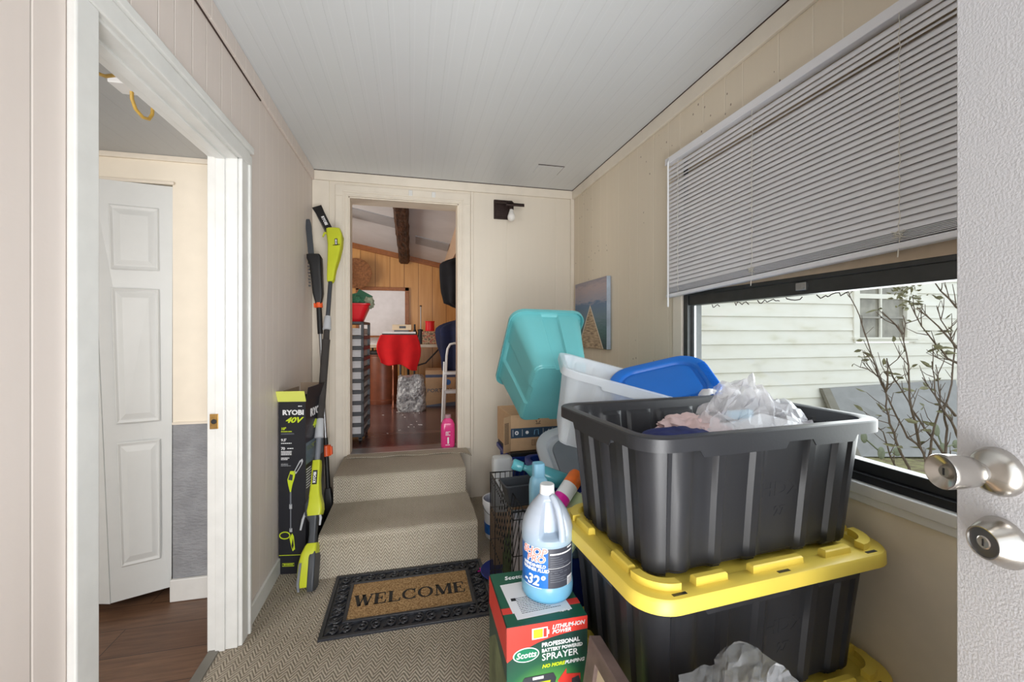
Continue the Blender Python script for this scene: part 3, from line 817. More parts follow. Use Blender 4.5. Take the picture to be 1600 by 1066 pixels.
# ================================================================= DOOR MAT
def doormat():
    t_ = thing('doormat', 'coir welcome mat with black scrolled rubber border at foot of steps', 'doormat', (0, 2.118, 0), (0, 0, 0))
    hw, hh = .378, .236
    def ring_box(b, ow, oh, iw, ih, z0, z1, m):
        o = [(-ow, -oh), (ow, -oh), (ow, oh), (-ow, oh)]; i_ = [(-iw, -ih), (iw, -ih), (iw, ih), (-iw, ih)]
        for k in range(4):
            a, c = o[k], o[(k + 1) % 4]; d, e = i_[k], i_[(k + 1) % 4]
            b.hexa([(a[0], a[1], z0), (c[0], c[1], z0), (e[0], e[1], z0), (d[0], d[1], z0), (a[0], a[1], z1), (c[0], c[1], z1), (e[0], e[1], z1), (d[0], d[1], z1)], m)
    b = MB()
    ring_box(b, hw, hh, hw - .016, hh - .016, 0, .010, 'rubber')
    ring_box(b, hw - .084, hh - .084, hw - .098, hh - .098, 0, .014, 'rubber')
    ring_box(b, hw - .012, hh - .012, hw - .09, hh - .09, 0, .0015, 'rubber')
    b.build('rubber_border', parent=t_, bevel=.003)
    b = MB(); rt = .0042
    def spiral(cx, cy, a0, dirn, R, turns=1.35):
        return [(cx + (R * (1 - .78 * k / 26)) * math.cos(a0 + dirn * 2 * PI * turns * k / 26), cy + (R * (1 - .78 * k / 26)) * math.sin(a0 + dirn * 2 * PI * turns * k / 26), .008) for k in range(27)]
    def border(n, half, cfix, horizontal):
        for k in range(n):
            u = -half + (k + .5) * 2 * half / n
            R = min(.026, half / n * .95)
            for s_ in (-1, 1):
                d = s_ * (1 if k % 2 else -1)
                cx, cy = (u, cfix + s_ * .004) if horizontal else (cfix + s_ * .004, u)
                pts = spiral(cx, cy, (PI / 2 * s_ if horizontal else (0 if s_ > 0 else PI)), d, R * (1 if s_ > 0 else .72))
                b.tube(pts, [rt * (1 - .4 * q / 26) for q in range(27)], 'rubber', 6)
            if horizontal:
                b.tube([(u - R, cfix - .026, .007), (u - R * .3, cfix + .01, .009), (u + R * .8, cfix + .028, .007)], rt * .8, 'rubber', 6)
            else:
                b.tube([(cfix - .026, u - R, .007), (cfix + .01, u - R * .3, .009), (cfix + .028, u + R * .8, .007)], rt * .8, 'rubber', 6)
    for s_ in (-1, 1):
        border(12, hw - .02, s_ * (hh - .05), True)
        border(6, hh - .09, s_ * (hw - .05), False)
    b.build('scrollwork', parent=t_, smooth=50)
    b = MB()
    b.box((-hw + .097, -hh + .097, 0), (hw - .097, hh - .097, .010), 'coir')
    b.build('coir_panel', parent=t_)
    # serif capitals made of stroke polygons, unit box 1 high
    def quad(b, x0, y0, x1, y1, w, T):
        d = Vector((x1 - x0, y1 - y0)); n = Vector((-d.y, d.x)).normalized() * w / 2
        vs = [(x0 - n.x, y0 - n.y), (x1 - n.x, y1 - n.y), (x1 + n.x, y1 + n.y), (x0 + n.x, y0 + n.y)]
        b.prism(vs, 0, .0012, 'black', T)
    def serif(b, x, y, w, T): quad(b, x - w / 2, y, x + w / 2, y, .05, T)
    def arc(b, cx, cy, rx, ry, a0, a1, T, thick=.17, thin=.05, n=22):
        for k in range(n):
            a = a0 + (a1 - a0) * k / n; c = a0 + (a1 - a0) * (k + 1) / n
            w = thin + (thick - thin) * abs(math.cos((a + c) / 2)) ** 1.3
            quad(b, cx + rx * math.cos(a), cy + ry * math.sin(a), cx + rx * math.cos(c), cy + ry * math.sin(c), w, T)
    def letter(b, ch, T):
        K, n_ = .21, .07
        if ch == 'W':
            quad(b, .12, 1, .38, 0, K, T); quad(b, .38, 0, .60, .98, n_, T); quad(b, .56, 1, .82, 0, K, T); quad(b, .82, 0, 1.06, .98, n_, T)
            serif(b, .12, .98, .3, T); serif(b, .58, .98, .26, T); serif(b, 1.07, .98, .26, T); return 1.2
        if ch in 'EL':
            quad(b, .18, 0, .18, 1, K, T); serif(b, .18, .98, .34, T) ; quad(b, .02, .025, .72, .025, .05, T); quad(b, .70, .0, .74, .28, .07, T)
            if ch == 'E':
                quad(b, .02, .975, .68, .975, .05, T); quad(b, .66, 1, .68, .76, .07, T); quad(b, .2, .52, .5, .52, .05, T); quad(b, .5, .38, .5, .66, .06, T)
            return .86
        if ch == 'O': arc(b, .5, .5, .40, .46, 0, 2 * PI, T); return 1.05
        if ch == 'C': arc(b, .5, .5, .40, .46, .75, 2 * PI - .75, T); quad(b, .80, .62, .82, .98, .07, T); quad(b, .80, .05, .84, .30, .05, T); return .98
        if ch == 'M':
            quad(b, .16, 0, .20, 1, n_, T); quad(b, .22, 1, .58, .04, K, T); quad(b, .58, .04, .94, 1, n_, T); quad(b, 1.0, 0, 1.0, 1, K, T)
            serif(b, .16, .02, .28, T); serif(b, 1.0, .02, .34, T); serif(b, .2, .98, .2, T); serif(b, 1.0, .98, .3, T); return 1.22
    b = MB(); x = 0; Wd = 'WELCOME'
    adv = {'W': 1.2, 'E': .86, 'L': .86, 'C': .98, 'O': 1.05, 'M': 1.22}
    tot = sum(adv[c] for c in Wd); h = .084; sc = .53 / tot
    x = -.265
    for c in Wd:
        letter(b, c, Matrix.Translation((x, -.048, .0105)) @ Matrix.Diagonal((sc, h, 1, 1))); x += adv[c] * sc
    b.build('lettering', parent=t_, label='black WELCOME lettering')
doormat()

# ================================================================= BIFOLD DOOR
def bifold():
    t_ = thing('bifold_door', 'white moulded bifold closet door hanging askew in the side room', 'closet door', (-1.3, 2.34, 0))
    def leaf(A, B, C, D, name, hinge_only=False):
        # A bottom-left, B bottom-right, C top-right, D top-left (world)
        A, B, C, D = [Vector(p) - Vector((-1.3, 2.34, 0)) for p in (A, B, C, D)]
        def P(u, v, d):
            p = (A * (1 - u) + B * u) * (1 - v) + (D * (1 - u) + C * u) * v
            n = (B - A).cross(D - A).normalized()
            return p - n * -d
        b = MB()
        b.hexa([P(0, 0, -.03), P(1, 0, -.03), P(1, 0, 0), P(0, 0, 0), P(0, 1, -.03), P(1, 1, -.03), P(1, 1, 0), P(0, 1, 0)], 'door_white')
        for v0, v1 in ((.79, .94), (.42, .74), (.08, .37)):
            u0, u1 = .2, .8
            def rectloop(du, dv, d): return [P(u0 + du, v0 + dv, d), P(u1 - du, v0 + dv, d), P(u1 - du, v1 - dv, d), P(u0 + du, v1 - dv, d)]
            b.loft([rectloop(-.02, -.003, .0002), rectloop(0, 0, .004), rectloop(.03, .006, -.0), rectloop(.05, .009, .001), rectloop(.12, .02, .007), rectloop(.125, .021, .0072)], 'door_white')
        return b.build(name, parent=t_, bevel=.0)
    leaf((-1.325, 2.285, .052), (-1.125, 2.362, .055), (-1.12, 2.362, 1.984), (-1.416, 2.315, 1.985), 'door_leaf')
    leaf((-1.62, 2.36, .05), (-1.33, 2.287, .048), (-1.421, 2.317, 1.985), (-1.69, 2.37, 1.98), 'door_leaf')
bifold()

# ================================================================= WALL LAMP
def wall_lamp():
    t_ = thing('wall_lamp', 'rusty black flat-hooded wall lamp with bare bulb beside far doorway', 'wall lamp', (.72, YB, 2.25))
    b = MB(); b.box((-.09, -.018, -.075), (.06, 0, .075), 'iron'); b.box((-.075, -.03, -.06), (.045, -.018, .06), 'iron'); b.build('back_plate', parent=t_, bevel=.004)
    b = MB()
    b.hexa([(-.09, -.03, .042), (.09, -.03, .042), (.11, -.19, -.005), (-.03, -.19, -.005), (-.09, -.03, .05), (.09, -.03, .05), (.11, -.19, .003), (-.03, -.19, .003)], 'iron')
    b.hexa([(-.03, -.19, -.02), (.11, -.19, -.02), (.11, -.185, -.02), (-.03, -.185, -.02), (-.03, -.19, .003), (.11, -.19, .003), (.11, -.185, .003), (-.03, -.185, .003)], 'iron')
    b.build('hood', parent=t_, bevel=.001)
    b = MB(); b.cyl((.03, -.10, .035), (.03, -.10, -.02), .018, 'iron', 16); b.build('socket', parent=t_, smooth=40)
    b = MB(); b.lathe([(.013, -.018), (.015, -.03), (.022, -.05), (.029, -.07), (.03, -.082), (.026, -.098), (.014, -.108), (0, -.111)], 'bulb', 20, TM((.03, -.10, 0))); b.build('light_bulb', parent=t_, smooth=60)
wall_lamp()

# ================================================================= PIER PICTURE
t_ = thing('canvas_picture', 'canvas print of a wooden pier over the sea, hanging above the totes', 'picture', (XR - .034, 2.595, 1.168))
b = MB(); b.box((0, 0, 0), (.033, .555, .492), 'pier'); b.build('canvas', parent=t_, bevel=.003)
b = MB(); b.box((.001, -.0015, .0), (.030, .0, .492), mat('canvas_edge_print', S(176, 190, 206), .6, var=.3, nscale=8)); b.build('canvas_edge', parent=t_)

# ================================================================= YELLOW CORD IN THE SIDE ROOM
def ceiling_cord():
    t_ = thing('ceiling_cable', 'yellow electrical cable looping from the side room ceiling', 'cable', (-.90, 1.50, 2.119))
    b = MB()
    W = lambda x, y, z: (x + .90, y - 1.50, z - 2.119)
    b.tube([W(-.915, 1.36, 2.118), W(-.92, 1.40, 2.085), W(-.925, 1.45, 2.062), W(-.925, 1.51, 2.058), W(-.92, 1.56, 2.072), W(-.915, 1.60, 2.10)], .0055, 'yellow_cable', 8)
    b.tube([W(-.905, 1.66, 2.09), W(-.907, 1.665, 2.06), W(-.905, 1.68, 2.035), W(-.90, 1.71, 2.022), W(-.895, 1.735, 2.028), W(-.89, 1.745, 2.05), W(-.885, 1.74, 2.085), W(-.88, 1.73, 2.118)], .0055, 'yellow_cable', 10)
    b.build('cable_sheath', parent=t_, smooth=60)
    b = MB(); b.box(W(-.945, 1.61, 2.082), W(-.885, 1.685, 2.100), 'white_plastic'); b.cyl(W(-.905, 1.64, 2.10), W(-.905, 1.64, 2.118), .016, 'yellow_cable', 16)
    b.build('junction_plate', parent=t_, bevel=.003)
ceiling_cord()

# ================================================================= BLACK TOTES WITH YELLOW LIDS
def hdx_flute(side, u):
    if side in (0, 2): bands = ((-.86, .05), (-.5, .035), (-.1, .035), (.5, .035), (.88, .05))
    else: bands = ((-.55, .10), (.05, .08), (.6, .10))
    d = 0
    for c, w in bands: d = max(d, sm(w + .05, w, abs(u - c)))
    return .011 * (1 - d)

def hdx_skirt(q):
    side, c = q[4], q[5]
    if side in (0, 2): return -.016 if (-.24 < c < .02 or .10 < c < .25) else 0
    if side in (1, 3): return -.016 if abs(c) < .10 else 0
    return 0

TL, TW, TH = .765, .50, .345
def black_tote(name, label, loc, rz, lid=True, first=None):
    t_ = thing(name, label, 'storage tote', loc, (0, 0, rz), 'black storage totes stacked by the window')
    if first is None:
        b = MB(); tote_mesh(b, 'black_plastic', TL, TW, TH, r=.075, taper=.085, rim=.032, skirt=.032, flute=hdx_flute, skirt_fn=hdx_skirt)
        # moulded handle pockets and gussets
        for s_ in (-1, 1):
            b.box((s_ * TL / 2 - .03 if s_ > 0 else s_ * TL / 2 + .002, -.07, TH - .05), (s_ * TL / 2 - .002 if s_ > 0 else s_ * TL / 2 + .03, .07, TH - .03), 'black_plastic')
        body = b.build('body', parent=t_, smooth=30)
        b = MB(); T = TM((.062, -TW / 2 + .0572, .175), (PI / 2 + .085, 0, 0))
        b.text('HDX', .052, 'black_plastic', T, bold=.001, sx=1.25, extrude=.0006)
        b.text('27', .036, 'black_plastic', TM((.062, -TW / 2 + .0625, .115), (PI / 2 + .085, 0, 0)), bold=.001, extrude=.0006)
        l = b.build('embossed_lettering', parent=t_)
    else:
        for o in first[0]:
            c = o.copy(); COL.objects.link(c); c.parent = t_
        body = l = None
    if lid:
        b = MB()
        # wide yellow lid with a band of raised blocks holding the tote above
        lid_mesh(b, 'yellow', TL + .022, TW + .022, r=.085, lip=.034, rimw=.052, recess=.014)
        hl, hw = TL / 2 + .011, TW / 2 + .011
        def block(x0, x1, y0, y1, h=.017):
            b.loft([[(x0, y0, -.002), (x1, y0, -.002), (x1, y1, -.002), (x0, y1, -.002)], [(x0 + .001, y0 + .001, h - .003), (x1 - .001, y0 + .001, h - .003), (x1 - .001, y1 - .001, h - .003), (x0 + .001, y1 - .001, h - .003)],
                    [(x0 + .004, y0 + .004, h), (x1 - .004, y0 + .004, h), (x1 - .004, y1 - .004, h), (x0 + .004, y1 - .004, h)]], 'yellow')
        for s_ in (-1, 1):
            for c, w in ((-.20, .09), (.0, .16), (.2, .09)):
                block(c - w / 2, c + w / 2, s_ * (hw - .041) - .011, s_ * (hw - .041) + .011)
            for c, w in ((-.10, .08), (.10, .08)):
                block(s_ * (hl - .041) - .011, s_ * (hl - .041) + .011, c - w / 2, c + w / 2)
            for s2 in (-1, 1):   # curved corner blocks
                cx, cy, R = s_ * (hl - .105), s2 * (hw - .105), .066
                inn, out = [], []
                a0 = math.atan2(s2, s_)
                for k in range(9):
                    a = a0 - .80 + 1.6 * k / 8
                    inn.append((cx + (R - .012) * math.cos(a), cy + (R - .012) * math.sin(a))); out.append((cx + (R + .012) * math.cos(a), cy + (R + .012) * math.sin(a)))
                b.prism(out + inn[::-1], -.002, .017, 'yellow')
        lid_o = b.build('lid', parent=t_, smooth=35, bevel=0, loc=(0, 0, TH + .006), label='yellow lid with raised blocks')
        for s_ in (-1, 1):
            for x in (-.30, .0, .30):
                b = MB(); b.box((x - .018, s_ * (hw - .018) - .004, -.0012), (x + .018, s_ * (hw - .018) + .004, .0008), 'black'); b.build('hasp_slot', parent=lid_o)
    return t_, [o for o in t_.children if o.name.split('.')[0] in ('body', 'embossed_lettering')]
TX, TY = .855, 1.085
PITCH = .355
tt = black_tote('storage_tote', 'black tote with yellow lid at the bottom of the stack', (TX + .035, TY + .01, 0), math.radians(2))
bpy.context.view_layer.update()
tote1, kids = tt
tote2, _ = black_tote('storage_tote', 'black tote with yellow lid in the middle of the stack, under the open tote', (TX, TY - .005, PITCH), math.radians(4), True, (kids,))
tote3, _ = black_tote('storage_tote', 'open black tote without a lid, topmost of the stack, filled with clothes and bags', (TX - .005, TY, 2 * PITCH - .006), math.radians(4), False, (kids,))

# contents of the open tote
def lump(b, c, dims, m, seed, amp=.25, fr=2.5, n=28, flat=False):
    def fn(u, v):
        th = PI * v; ph = 2 * PI * u
        d = Vector((math.sin(th) * math.cos(ph), math.sin(th) * math.sin(ph), math.cos(th)))
        q = d * fr + Vector((seed, seed * .7, 0))
        r = 1 + amp * (noise.noise(q) + .5 * noise.noise(q * 2.3)) + amp * .35 * abs(noise.noise(q * 4.1))
        return Vector((c[0] + d.x * dims[0] * r, c[1] + d.y * dims[1] * r, c[2] + d.z * dims[2] * r))
    b.grid(fn, n * 2, n, m)
    return b
zt = 2 * PITCH - .006
t_ = thing('filling_blanket', 'dark folded cloth filling the open black tote beneath the bags', 'cloth', (TX, TY, zt + .01))
b = MB(); b.box((-.26, -.13, 0), (.26, .13, .14), 'black_cloth'); lump(b, (-.05, 0, .14), (.24, .12, .10), 'black_cloth', 4.2, .15); b.build('folds', parent=t_, smooth=60)
t_ = thing('folded_cloth', 'navy blue patterned cloth lying in the open black tote', 'cloth', (.69, 1.00, .985))
b = MB(); lump(b, (0, 0, -.01), (.125, .08, .05), 'navy_cloth', 2.2, .16, 2.0); b.build('cloth_body', parent=t_, smooth=60)
b = MB()
random.seed(3)
for k in range(26):
    x = random.uniform(-.11, .09); b.lathe([(0, -.004), (.006, 0), (0, .004)], random.choice([M['lime'], M['magenta'], M['white']]), 8, TM((x, -.075 + random.uniform(-.01, .01), .018 + random.uniform(-.008, .006))))
b.build('beads', parent=t_, smooth=60)
t_ = thing('shirt', 'pale pink cloth bundled in the open black tote beside the plastic bag', 'clothing', (.83, 1.12, .98))
b = MB(); lump(b, (0, 0, 0), (.09, .10, .045), 'pink_cloth', 7.7, .35); b.build('cloth_body', parent=t_, smooth=60)

def film_bag(name, label, loc, m, fn, nu, nv, rz=0, cat='plastic bag'):
    t_ = thing(name, label, cat, loc, (0, 0, rz))
    b = MB(); b.grid(fn, nu, nv, m); o = b.build('bag_film', parent=t_)
    return t_
def crumple(p, a=.02, f=9):
    q = Vector(p) * f
    r = abs(noise.noise(q)) * 2 - .5 + .5 * (abs(noise.noise(q * 2.1)) * 2 - .5)
    return r * a
def bag1(u, v):
    # a draped sheet with a standing loop
    x = (u - .5) * .36; y = (v - .5) * .26
    r = math.hypot((u - .5) * 2, (v - .5) * 2)
    z = .075 * (1 - r ** 2)
    z += .075 * math.exp(-(((u - .42) / .14) ** 2 + ((v - .5) / .30) ** 2))
    z += crumple((x, y, .3), .035, 13) + crumple((x, y, 3.3), .012, 34)
    return Vector((x + crumple((y, x, 1), .03, 11), y + crumple((x, y, 5), .03, 12), z))
t_ = film_bag('plastic_bag', 'crumpled translucent white shopping bag spilling over the open black tote', (.985, 1.06, 1.01), 'film_white', bag1, 26, 20)
b = MB(); b.box((-.10, -.10, -.01), (.13, .04, .0), 'white', TM((0, 0, 0), (.1, -.05, .3))); b.cyl((-.06, .03, .02), (.05, .06, .015), .014, 'pale_blue', 14); b.build('bag_contents', parent=t_)
b = MB(); 
for k in range(3): b.box((.07 + k * .0, -.118 - k * .001, .005 - k * .012), (.13, -.116 - k * .001, .008 - k * .012), mat('faded_red_print', S(214, 130, 150), .6))
b.build('print', parent=t_)
def loop(u, v):
    a = PI * u
    R = .068
    p = Vector((-.03 + R * math.cos(a) * 1.0, (v - .5) * .07 + .02, .03 + R * 1.35 * math.sin(a)))
    n = crumple((p.x, p.y, p.z), .02, 16)
    return p + Vector((n * math.cos(a), crumple((p.y, p.z, p.x), .02, 14), n * math.sin(a)))
b = MB(); b.grid(loop, 18, 6, 'film_white'); b.build('bag_handle', parent=t_)

# ================================================================= CARTON, BAG AND FRAME IN THE FOREGROUND
t_ = thing('carton', 'brown carton in front of the black totes under the clear plastic', 'box', (.585, .62, 0))
b = MB(); b.box((-.12, -.09, 0), (.14, .08, .555), 'card'); b.build('carton_body', parent=t_, bevel=.002)
def bag2(u, v):
    x = (u - .5) * .30; y = (v - .5) * .20
    r = max(abs(u - .5) * 2, abs(v - .5) * 2)
    z = .016 * (1 - r ** 2.5) + .065 * sm(.62, 1, u) * (1 - abs(v - .5)) + crumple((x, y, 1.3), .014, 9) + .006 * noise.noise((u * 40, v * 40, 4))
    return Vector((x + crumple((y, x, 2), .02, 11), y + crumple((x, y, 9), .02, 12), max(.003, z)))
film_bag('clear_plastic_bag', 'crumpled clear plastic bag at the bottom edge in front of the totes', (.575, .68, .556), 'film', bag2, 24, 18, .15)
def picture_frame():
    t_ = thing('wooden_frame', 'weathered dark wooden frame leaning on the black totes', 'picture frame', (.345, .72, 0), (0, 0, 0))
    A = math.atan2(.085, .53)
    T = Matrix.Rotation(A, 4, 'Y')
    hy, hz, w = .255, .535, .045
    b = MB()
    for lo, hi in (((0, -hy, 0), (.028, -hy + w, hz)), ((0, hy - w, 0), (.028, hy, hz)), ((-.001, -hy, hz - w * .8), (.030, hy, hz + .001)), ((-.001, -hy, 0), (.03, hy, w))):
        b.box(lo, hi, 'frame_wood', T)
    b.build('moulding', parent=t_, bevel=.002)
    b = MB(); b.box((.010, -hy + w, w), (.016, hy - w, hz - w * .8), mat('beige_mount', S(206, 190, 160), .7, var=.05), T); b.build('mount', parent=t_)
picture_frame()

# ================================================================= SPRAYER BOX AND JUG
def bars(b, x, z, T0, rows, m, h=.003, gap=.0022, seed=1, w=.05):
    random.seed(seed)
    for k in range(rows):
        ww = w * random.uniform(.55, 1.0); xx = x
        zz = z - k * (h + gap)
        while xx < x + ww:
            d = random.uniform(.003, .009)
            b.box((xx, zz, 0), (min(xx + d, x + ww), zz + h, .0004), m, T0); xx += d + .0015
def sprayer_box():
    W, D, H = .226, .25, .508
    t_ = thing('sprayer_box', 'green and red printed sprayer carton under the washer fluid jug', 'box', (.243, 1.078, 0))
    b = MB()
    b.box((0, 0.0012, 0), (W, D, H - .0012), 'box_dark_green')
    b.build('carton', parent=t_, bevel=.002)
    FT = TM((0, .0008, 0), (PI / 2, 0, 0))
    b = MB(); b.box((0, 0, .0), (W, H, .001), 'spray_front', FT)
    o = b.build('front_panel', parent=t_)
    # local z of the print material is the text plane's y: build it upright instead
    o.data.transform(Matrix.Identity(4))
    b = MB(); b.box((0.001, 0.001, H - .0012), (W - .001, D - .001, H), 'box_green')
    b.build('top_flap', parent=t_)
    b = MB()
    # red swoosh band along the top of the front
    pts = [(0, H), (W, H), (W, H - .035)]
    for k in range(12):
        u = 1 - k / 11; pts.append((W * u, H - .035 - .050 * (1 - u) ** 3 - .006 * (1 - u)))
    pts = pts[:3] + pts[3:]
    b.prism([(p[0], p[1] - .002) for p in pts], .0012, .0016, 'red', FT)
    b.box((.068, H - .043, .0018), (.112, H - .014, .002), 'white', FT); b.box((.072, H - .040, .002), (.098, H - .017, .0024), 'lime', FT); b.box((.100, H - .040, .002), (.109, H - .017, .0024), 'red', FT)
    b.box((.112, H - .034, .0018), (.116, H - .023, .002), 'white', FT)
    b.text('LITHIUM-ION', .0155, 'white', FT @ TM((.124, H - .018, .0025)), 'LEFT', .0003, .25, 1.0)
    b.text('POWER', .014, 'white', FT @ TM((.124, H - .031, .0025)), 'LEFT', .0003, .25, 1.1)
    b.prism([(.052 + .036 * math.cos(a * PI / 16), H - .080 + .019 * math.sin(a * PI / 16)) for a in range(32)], .0018, .0022, 'white', FT)
    b.prism([(.052 + .033 * math.cos(a * PI / 16), H - .080 + .0165 * math.sin(a * PI / 16)) for a in range(32)], .0022, .0026, mat('emblem_green', S(16, 120, 84), .4, var=0), FT)
    b.text('Scotts', .022, 'white', FT @ TM((.052, H - .080, .003)), 'CENTER', .0004, .2)
    b.text('PROFESSIONAL', .0155, 'white', FT @ TM((.095, H - .062, .002)), 'LEFT', .0005, 0, 1.02)
    b.text('BATTERY POWERED', .0125, 'white', FT @ TM((.095, H - .077, .002)), 'LEFT', .0004, 0, 1.02)
    b.text('SPRAYER', .025, 'white', FT @ TM((.095, H - .095, .002)), 'LEFT', .0002, 0, 1.05)
    b.text('NO MORE', .0125, 'lime_print', FT @ TM((.096, H - .119, .002)), 'LEFT', .0005, .25, 1.1)
    b.text('PUMPING', .0125, 'white', FT @ TM((.160, H - .119, .002)), 'LEFT', .0003, .25, 1.05)
    # picture: handle outline, red arrow, tank
    def q(pts, m, z=.0018): b.prism(pts, z, z + .0004, m, FT)
    q([(.038, H - .155), (.048, H - .140), (.128, H - .140), (.136, H - .155), (.120, H - .215), (.055, H - .215)], 'dark_grey')
    q([(.052, H - .158), (.120, H - .158), (.110, H - .205), (.062, H - .205)], 'lime', .0022)
    b.box((.070, H - .150, .0022), (.100, H - .143, .0026), 'white', FT)
    q([(.14, H - .165), (.165, H - .135), (.165, H - .150), (.205, H - .155), (.205, H - .180), (.165, H - .178), (.165, H - .195)], 'red')
    q([(.165, H - .20), (.21, H - .185), (.218, H - .23), (.17, H - .235)], 'white', .0022)
    q([(.180, H - .165), (.2, H - .160), (.21, H - .19), (.18, H - .195)], 'dark_grey', .0024)
    b.box((.03, .02, .0018), (.196, .16, .0022), 'box_green', FT)
    b.build('front_print', parent=t_)
    b = MB(); ST = TM((-.0004, D, 0), (PI / 2, 0, -PI / 2))
    b.box((0, 0, .0002), (D, H, .0006), 'box_dark_green', ST); b.box((0, H - .09, .0006), (D, H - .004, .001), 'red', ST)
    b.prism([(0, .1), (D, .05), (D, H - .14), (.1, H - .12), (0, H - .2)], .0006, .001, mat('side_picture', S(110, 120, 84), .5, var=.5, nscale=14), ST)
    b.build('side_print', parent=t_)
    b = MB(); TT = TM((0, 0, H))
    b.box((.0, .05, .0001), (W, .075, .0005), 'red', TT)
    b.box((.03, .035, .0005), (.155, .17, .0009), 'white', TT @ TM((.0, .012, 0), (0, 0, .06))); b.box((.045, .02, .0009), (.205, .12, .0013), 'white', TT @ TM((-.01, -.002, 0), (0, 0, .06)))
    bars(b, .055, .105, TT @ TM((0, 0, .0014), (0, 0, .06)), 10, 'grey_print', .0018, .0055, 2, .12)
    b.box((.036, .10, .0014), (.05, .112, .0018), 'black', TT); b.box((.165, .07, .0014), (.178, .08, .0018), 'black', TT)
    b.text('Scotts', .024, 'white', TT @ TM((.07, .215, .001)), 'CENTER', .0004, .2)
    b.text('7.57 L', .012, 'white', TT @ TM((.17, .03, .0016), (0, 0, .06)), 'CENTER', .0003)
    b.build('top_print', parent=t_)
sprayer_box()

def jug():
    t_ = thing('washer_fluid_jug', 'gallon jug of blue windshield fluid standing on the green sprayer carton', 'jug', (.395, 1.205, .5096), (0, 0, math.radians(12)))
    b = MB(); n = 96; R = .076
    prof = [(0, .004), (.060, .0), (.070, .003), (.0755, .012), (.0765, .03), (.0755, .045), (.074, .05), (.074, .158), (.0765, .166), (.0765, .18), (.075, .20), (.069, .222), (.059, .243), (.046, .262), (.034, .276), (.026, .285), (.021, .291), (.0195, .296), (.0195, .305), (0, .305)]
    loops = []
    for r, z in prof:
        lp = []
        for k in range(n):
            a = 2 * PI * k / n
            rr = r
            # pocket for the handle on the right-front side of the shoulder
            d = abs((a - math.radians(-104) + PI) % (2 * PI) - PI)
            w = sm(.60, .46, d) * sm(.180, .192, z) * sm(.282, .268, z)
            rr = r * (1 - .46 * w)
            lp.append((rr * math.cos(a), rr * math.sin(a), z))
        loops.append(lp)
    # finer loops in the shoulder
    fine = []
    for i in range(len(loops) - 1):
        k = 9 if prof[i][1] >= .158 and prof[i + 1][1] <= .291 else 1
        for j in range(k):
            z = prof[i][1] + (prof[i + 1][1] - prof[i][1]) * j / k; r = prof[i][0] + (prof[i + 1][0] - prof[i][0]) * j / k
            lp = []
            for q in range(n):
                a = 2 * PI * q / n
                d = abs((a - math.radians(-104) + PI) % (2 * PI) - PI)
                w = sm(.60, .46, d) * sm(.180, .192, z) * sm(.282, .268, z)
                rr = r * (1 - .46 * w)
                lp.append((rr * math.cos(a), rr * math.sin(a), z))
            fine.append(lp)
    fine.append(loops[-1])
    b.loft(fine, 'jug'); b.build('bottle_body', parent=t_, smooth=50)
    b = MB(); ha = math.radians(-86); hp = [(.026, .288), (.040, .281), (.056, .262), (.068, .235), (.0745, .205), (.0755, .180)]
    b.tube([(r * math.cos(ha), r * math.sin(ha), z) for r, z in hp], [.009, .0095, .0095, .0095, .010, .011], 'jug', 14); b.build('handle', parent=t_, smooth=60)
    b = MB(); b.lathe([(0, .292), (.0225, .292), (.0225, .297), (.0215, .298), (.0215, .316), (.0195, .319), (0, .319)], 'white_plastic', 40); b.build('cap', parent=t_, smooth=40)
    # wrapped label
    def wrap(b, a0, a1, z0, z1, m, r=.0745, n=16):
        b.grid(lambda u, v: Vector((r * math.cos(a0 + (a1 - a0) * u), r * math.sin(a0 + (a1 - a0) * u), z0 + (z1 - z0) * v)), n, 1, m)
    b = MB()
    A = lambda d: math.radians(d)
    wrap(b, A(-198), A(-118), .020, .164, 'sky_print'); wrap(b, A(-118), A(-46), .020, .164, 'grey_print')
    wrap(b, A(-70), A(-50), .026, .072, 'white', .0748); wrap(b, A(-114), A(-52), .142, .146, 'white', .0748); wrap(b, A(-70), A(-52), .153, .157, 'white', .0748)
    wrap(b, A(-118), A(-52), .104, .105, 'white', .0748)
    random.seed(8)
    for k in range(16):
        z = .030 + k * .0025; wrap(b, A(-68), A(-52), z, z + random.uniform(.0006, .0016), 'black', .0750, 3)
    for k in range(12): wrap(b, A(-113), A(-113 + random.uniform(20, 52)), .134 - k * .0062, .1352 - k * .0062, 'mid_grey', .0749, 4)
    for k in range(2): wrap(b, A(-113), A(-92), .030 + k * .006, .033 + k * .006, 'white', .0749, 4)
    def wtext(body, size, m, adeg, z, bold=.0006, sx=1.0, shear=.2, r=.0752):
        tb = MB(); tb.text(body, size, m, None, 'CENTER', bold, shear, sx, .0003)
        vs = []
        for p in tb.v:
            a = A(adeg) + p.x / r; vs.append(((r + p.z) * math.cos(a), (r + p.z) * math.sin(a), z + p.y))
        b.add(vs, tb.f, m)
    wtext('SHOP', .030, 'white', -152, .148, .0022, 1.05); wtext('SHOP', .030, 'salmon_print', -152, .148, .0004, 1.05, r=.0756)
    wtext('PRO', .027, 'white', -147, .128, .0022, 1.1); wtext('PRO', .027, 'salmon_print', -147, .128, .0004, 1.1, r=.0756)
    wtext('WINDSHIELD', .0125, 'white', -152, .109, .0005); wtext('WASHER FLUID', .0125, 'white', -149, .097, .0005)
    wtext('-32°', .040, 'white', -152, .066, .0012)
    for k in range(3): wrap(b, A(-176 + 6 * k), A(-132 + 3 * k), .044 - k * .0075, .048 - k * .0075, 'white', .0751, 6)
    b.build('label', parent=t_)
jug()

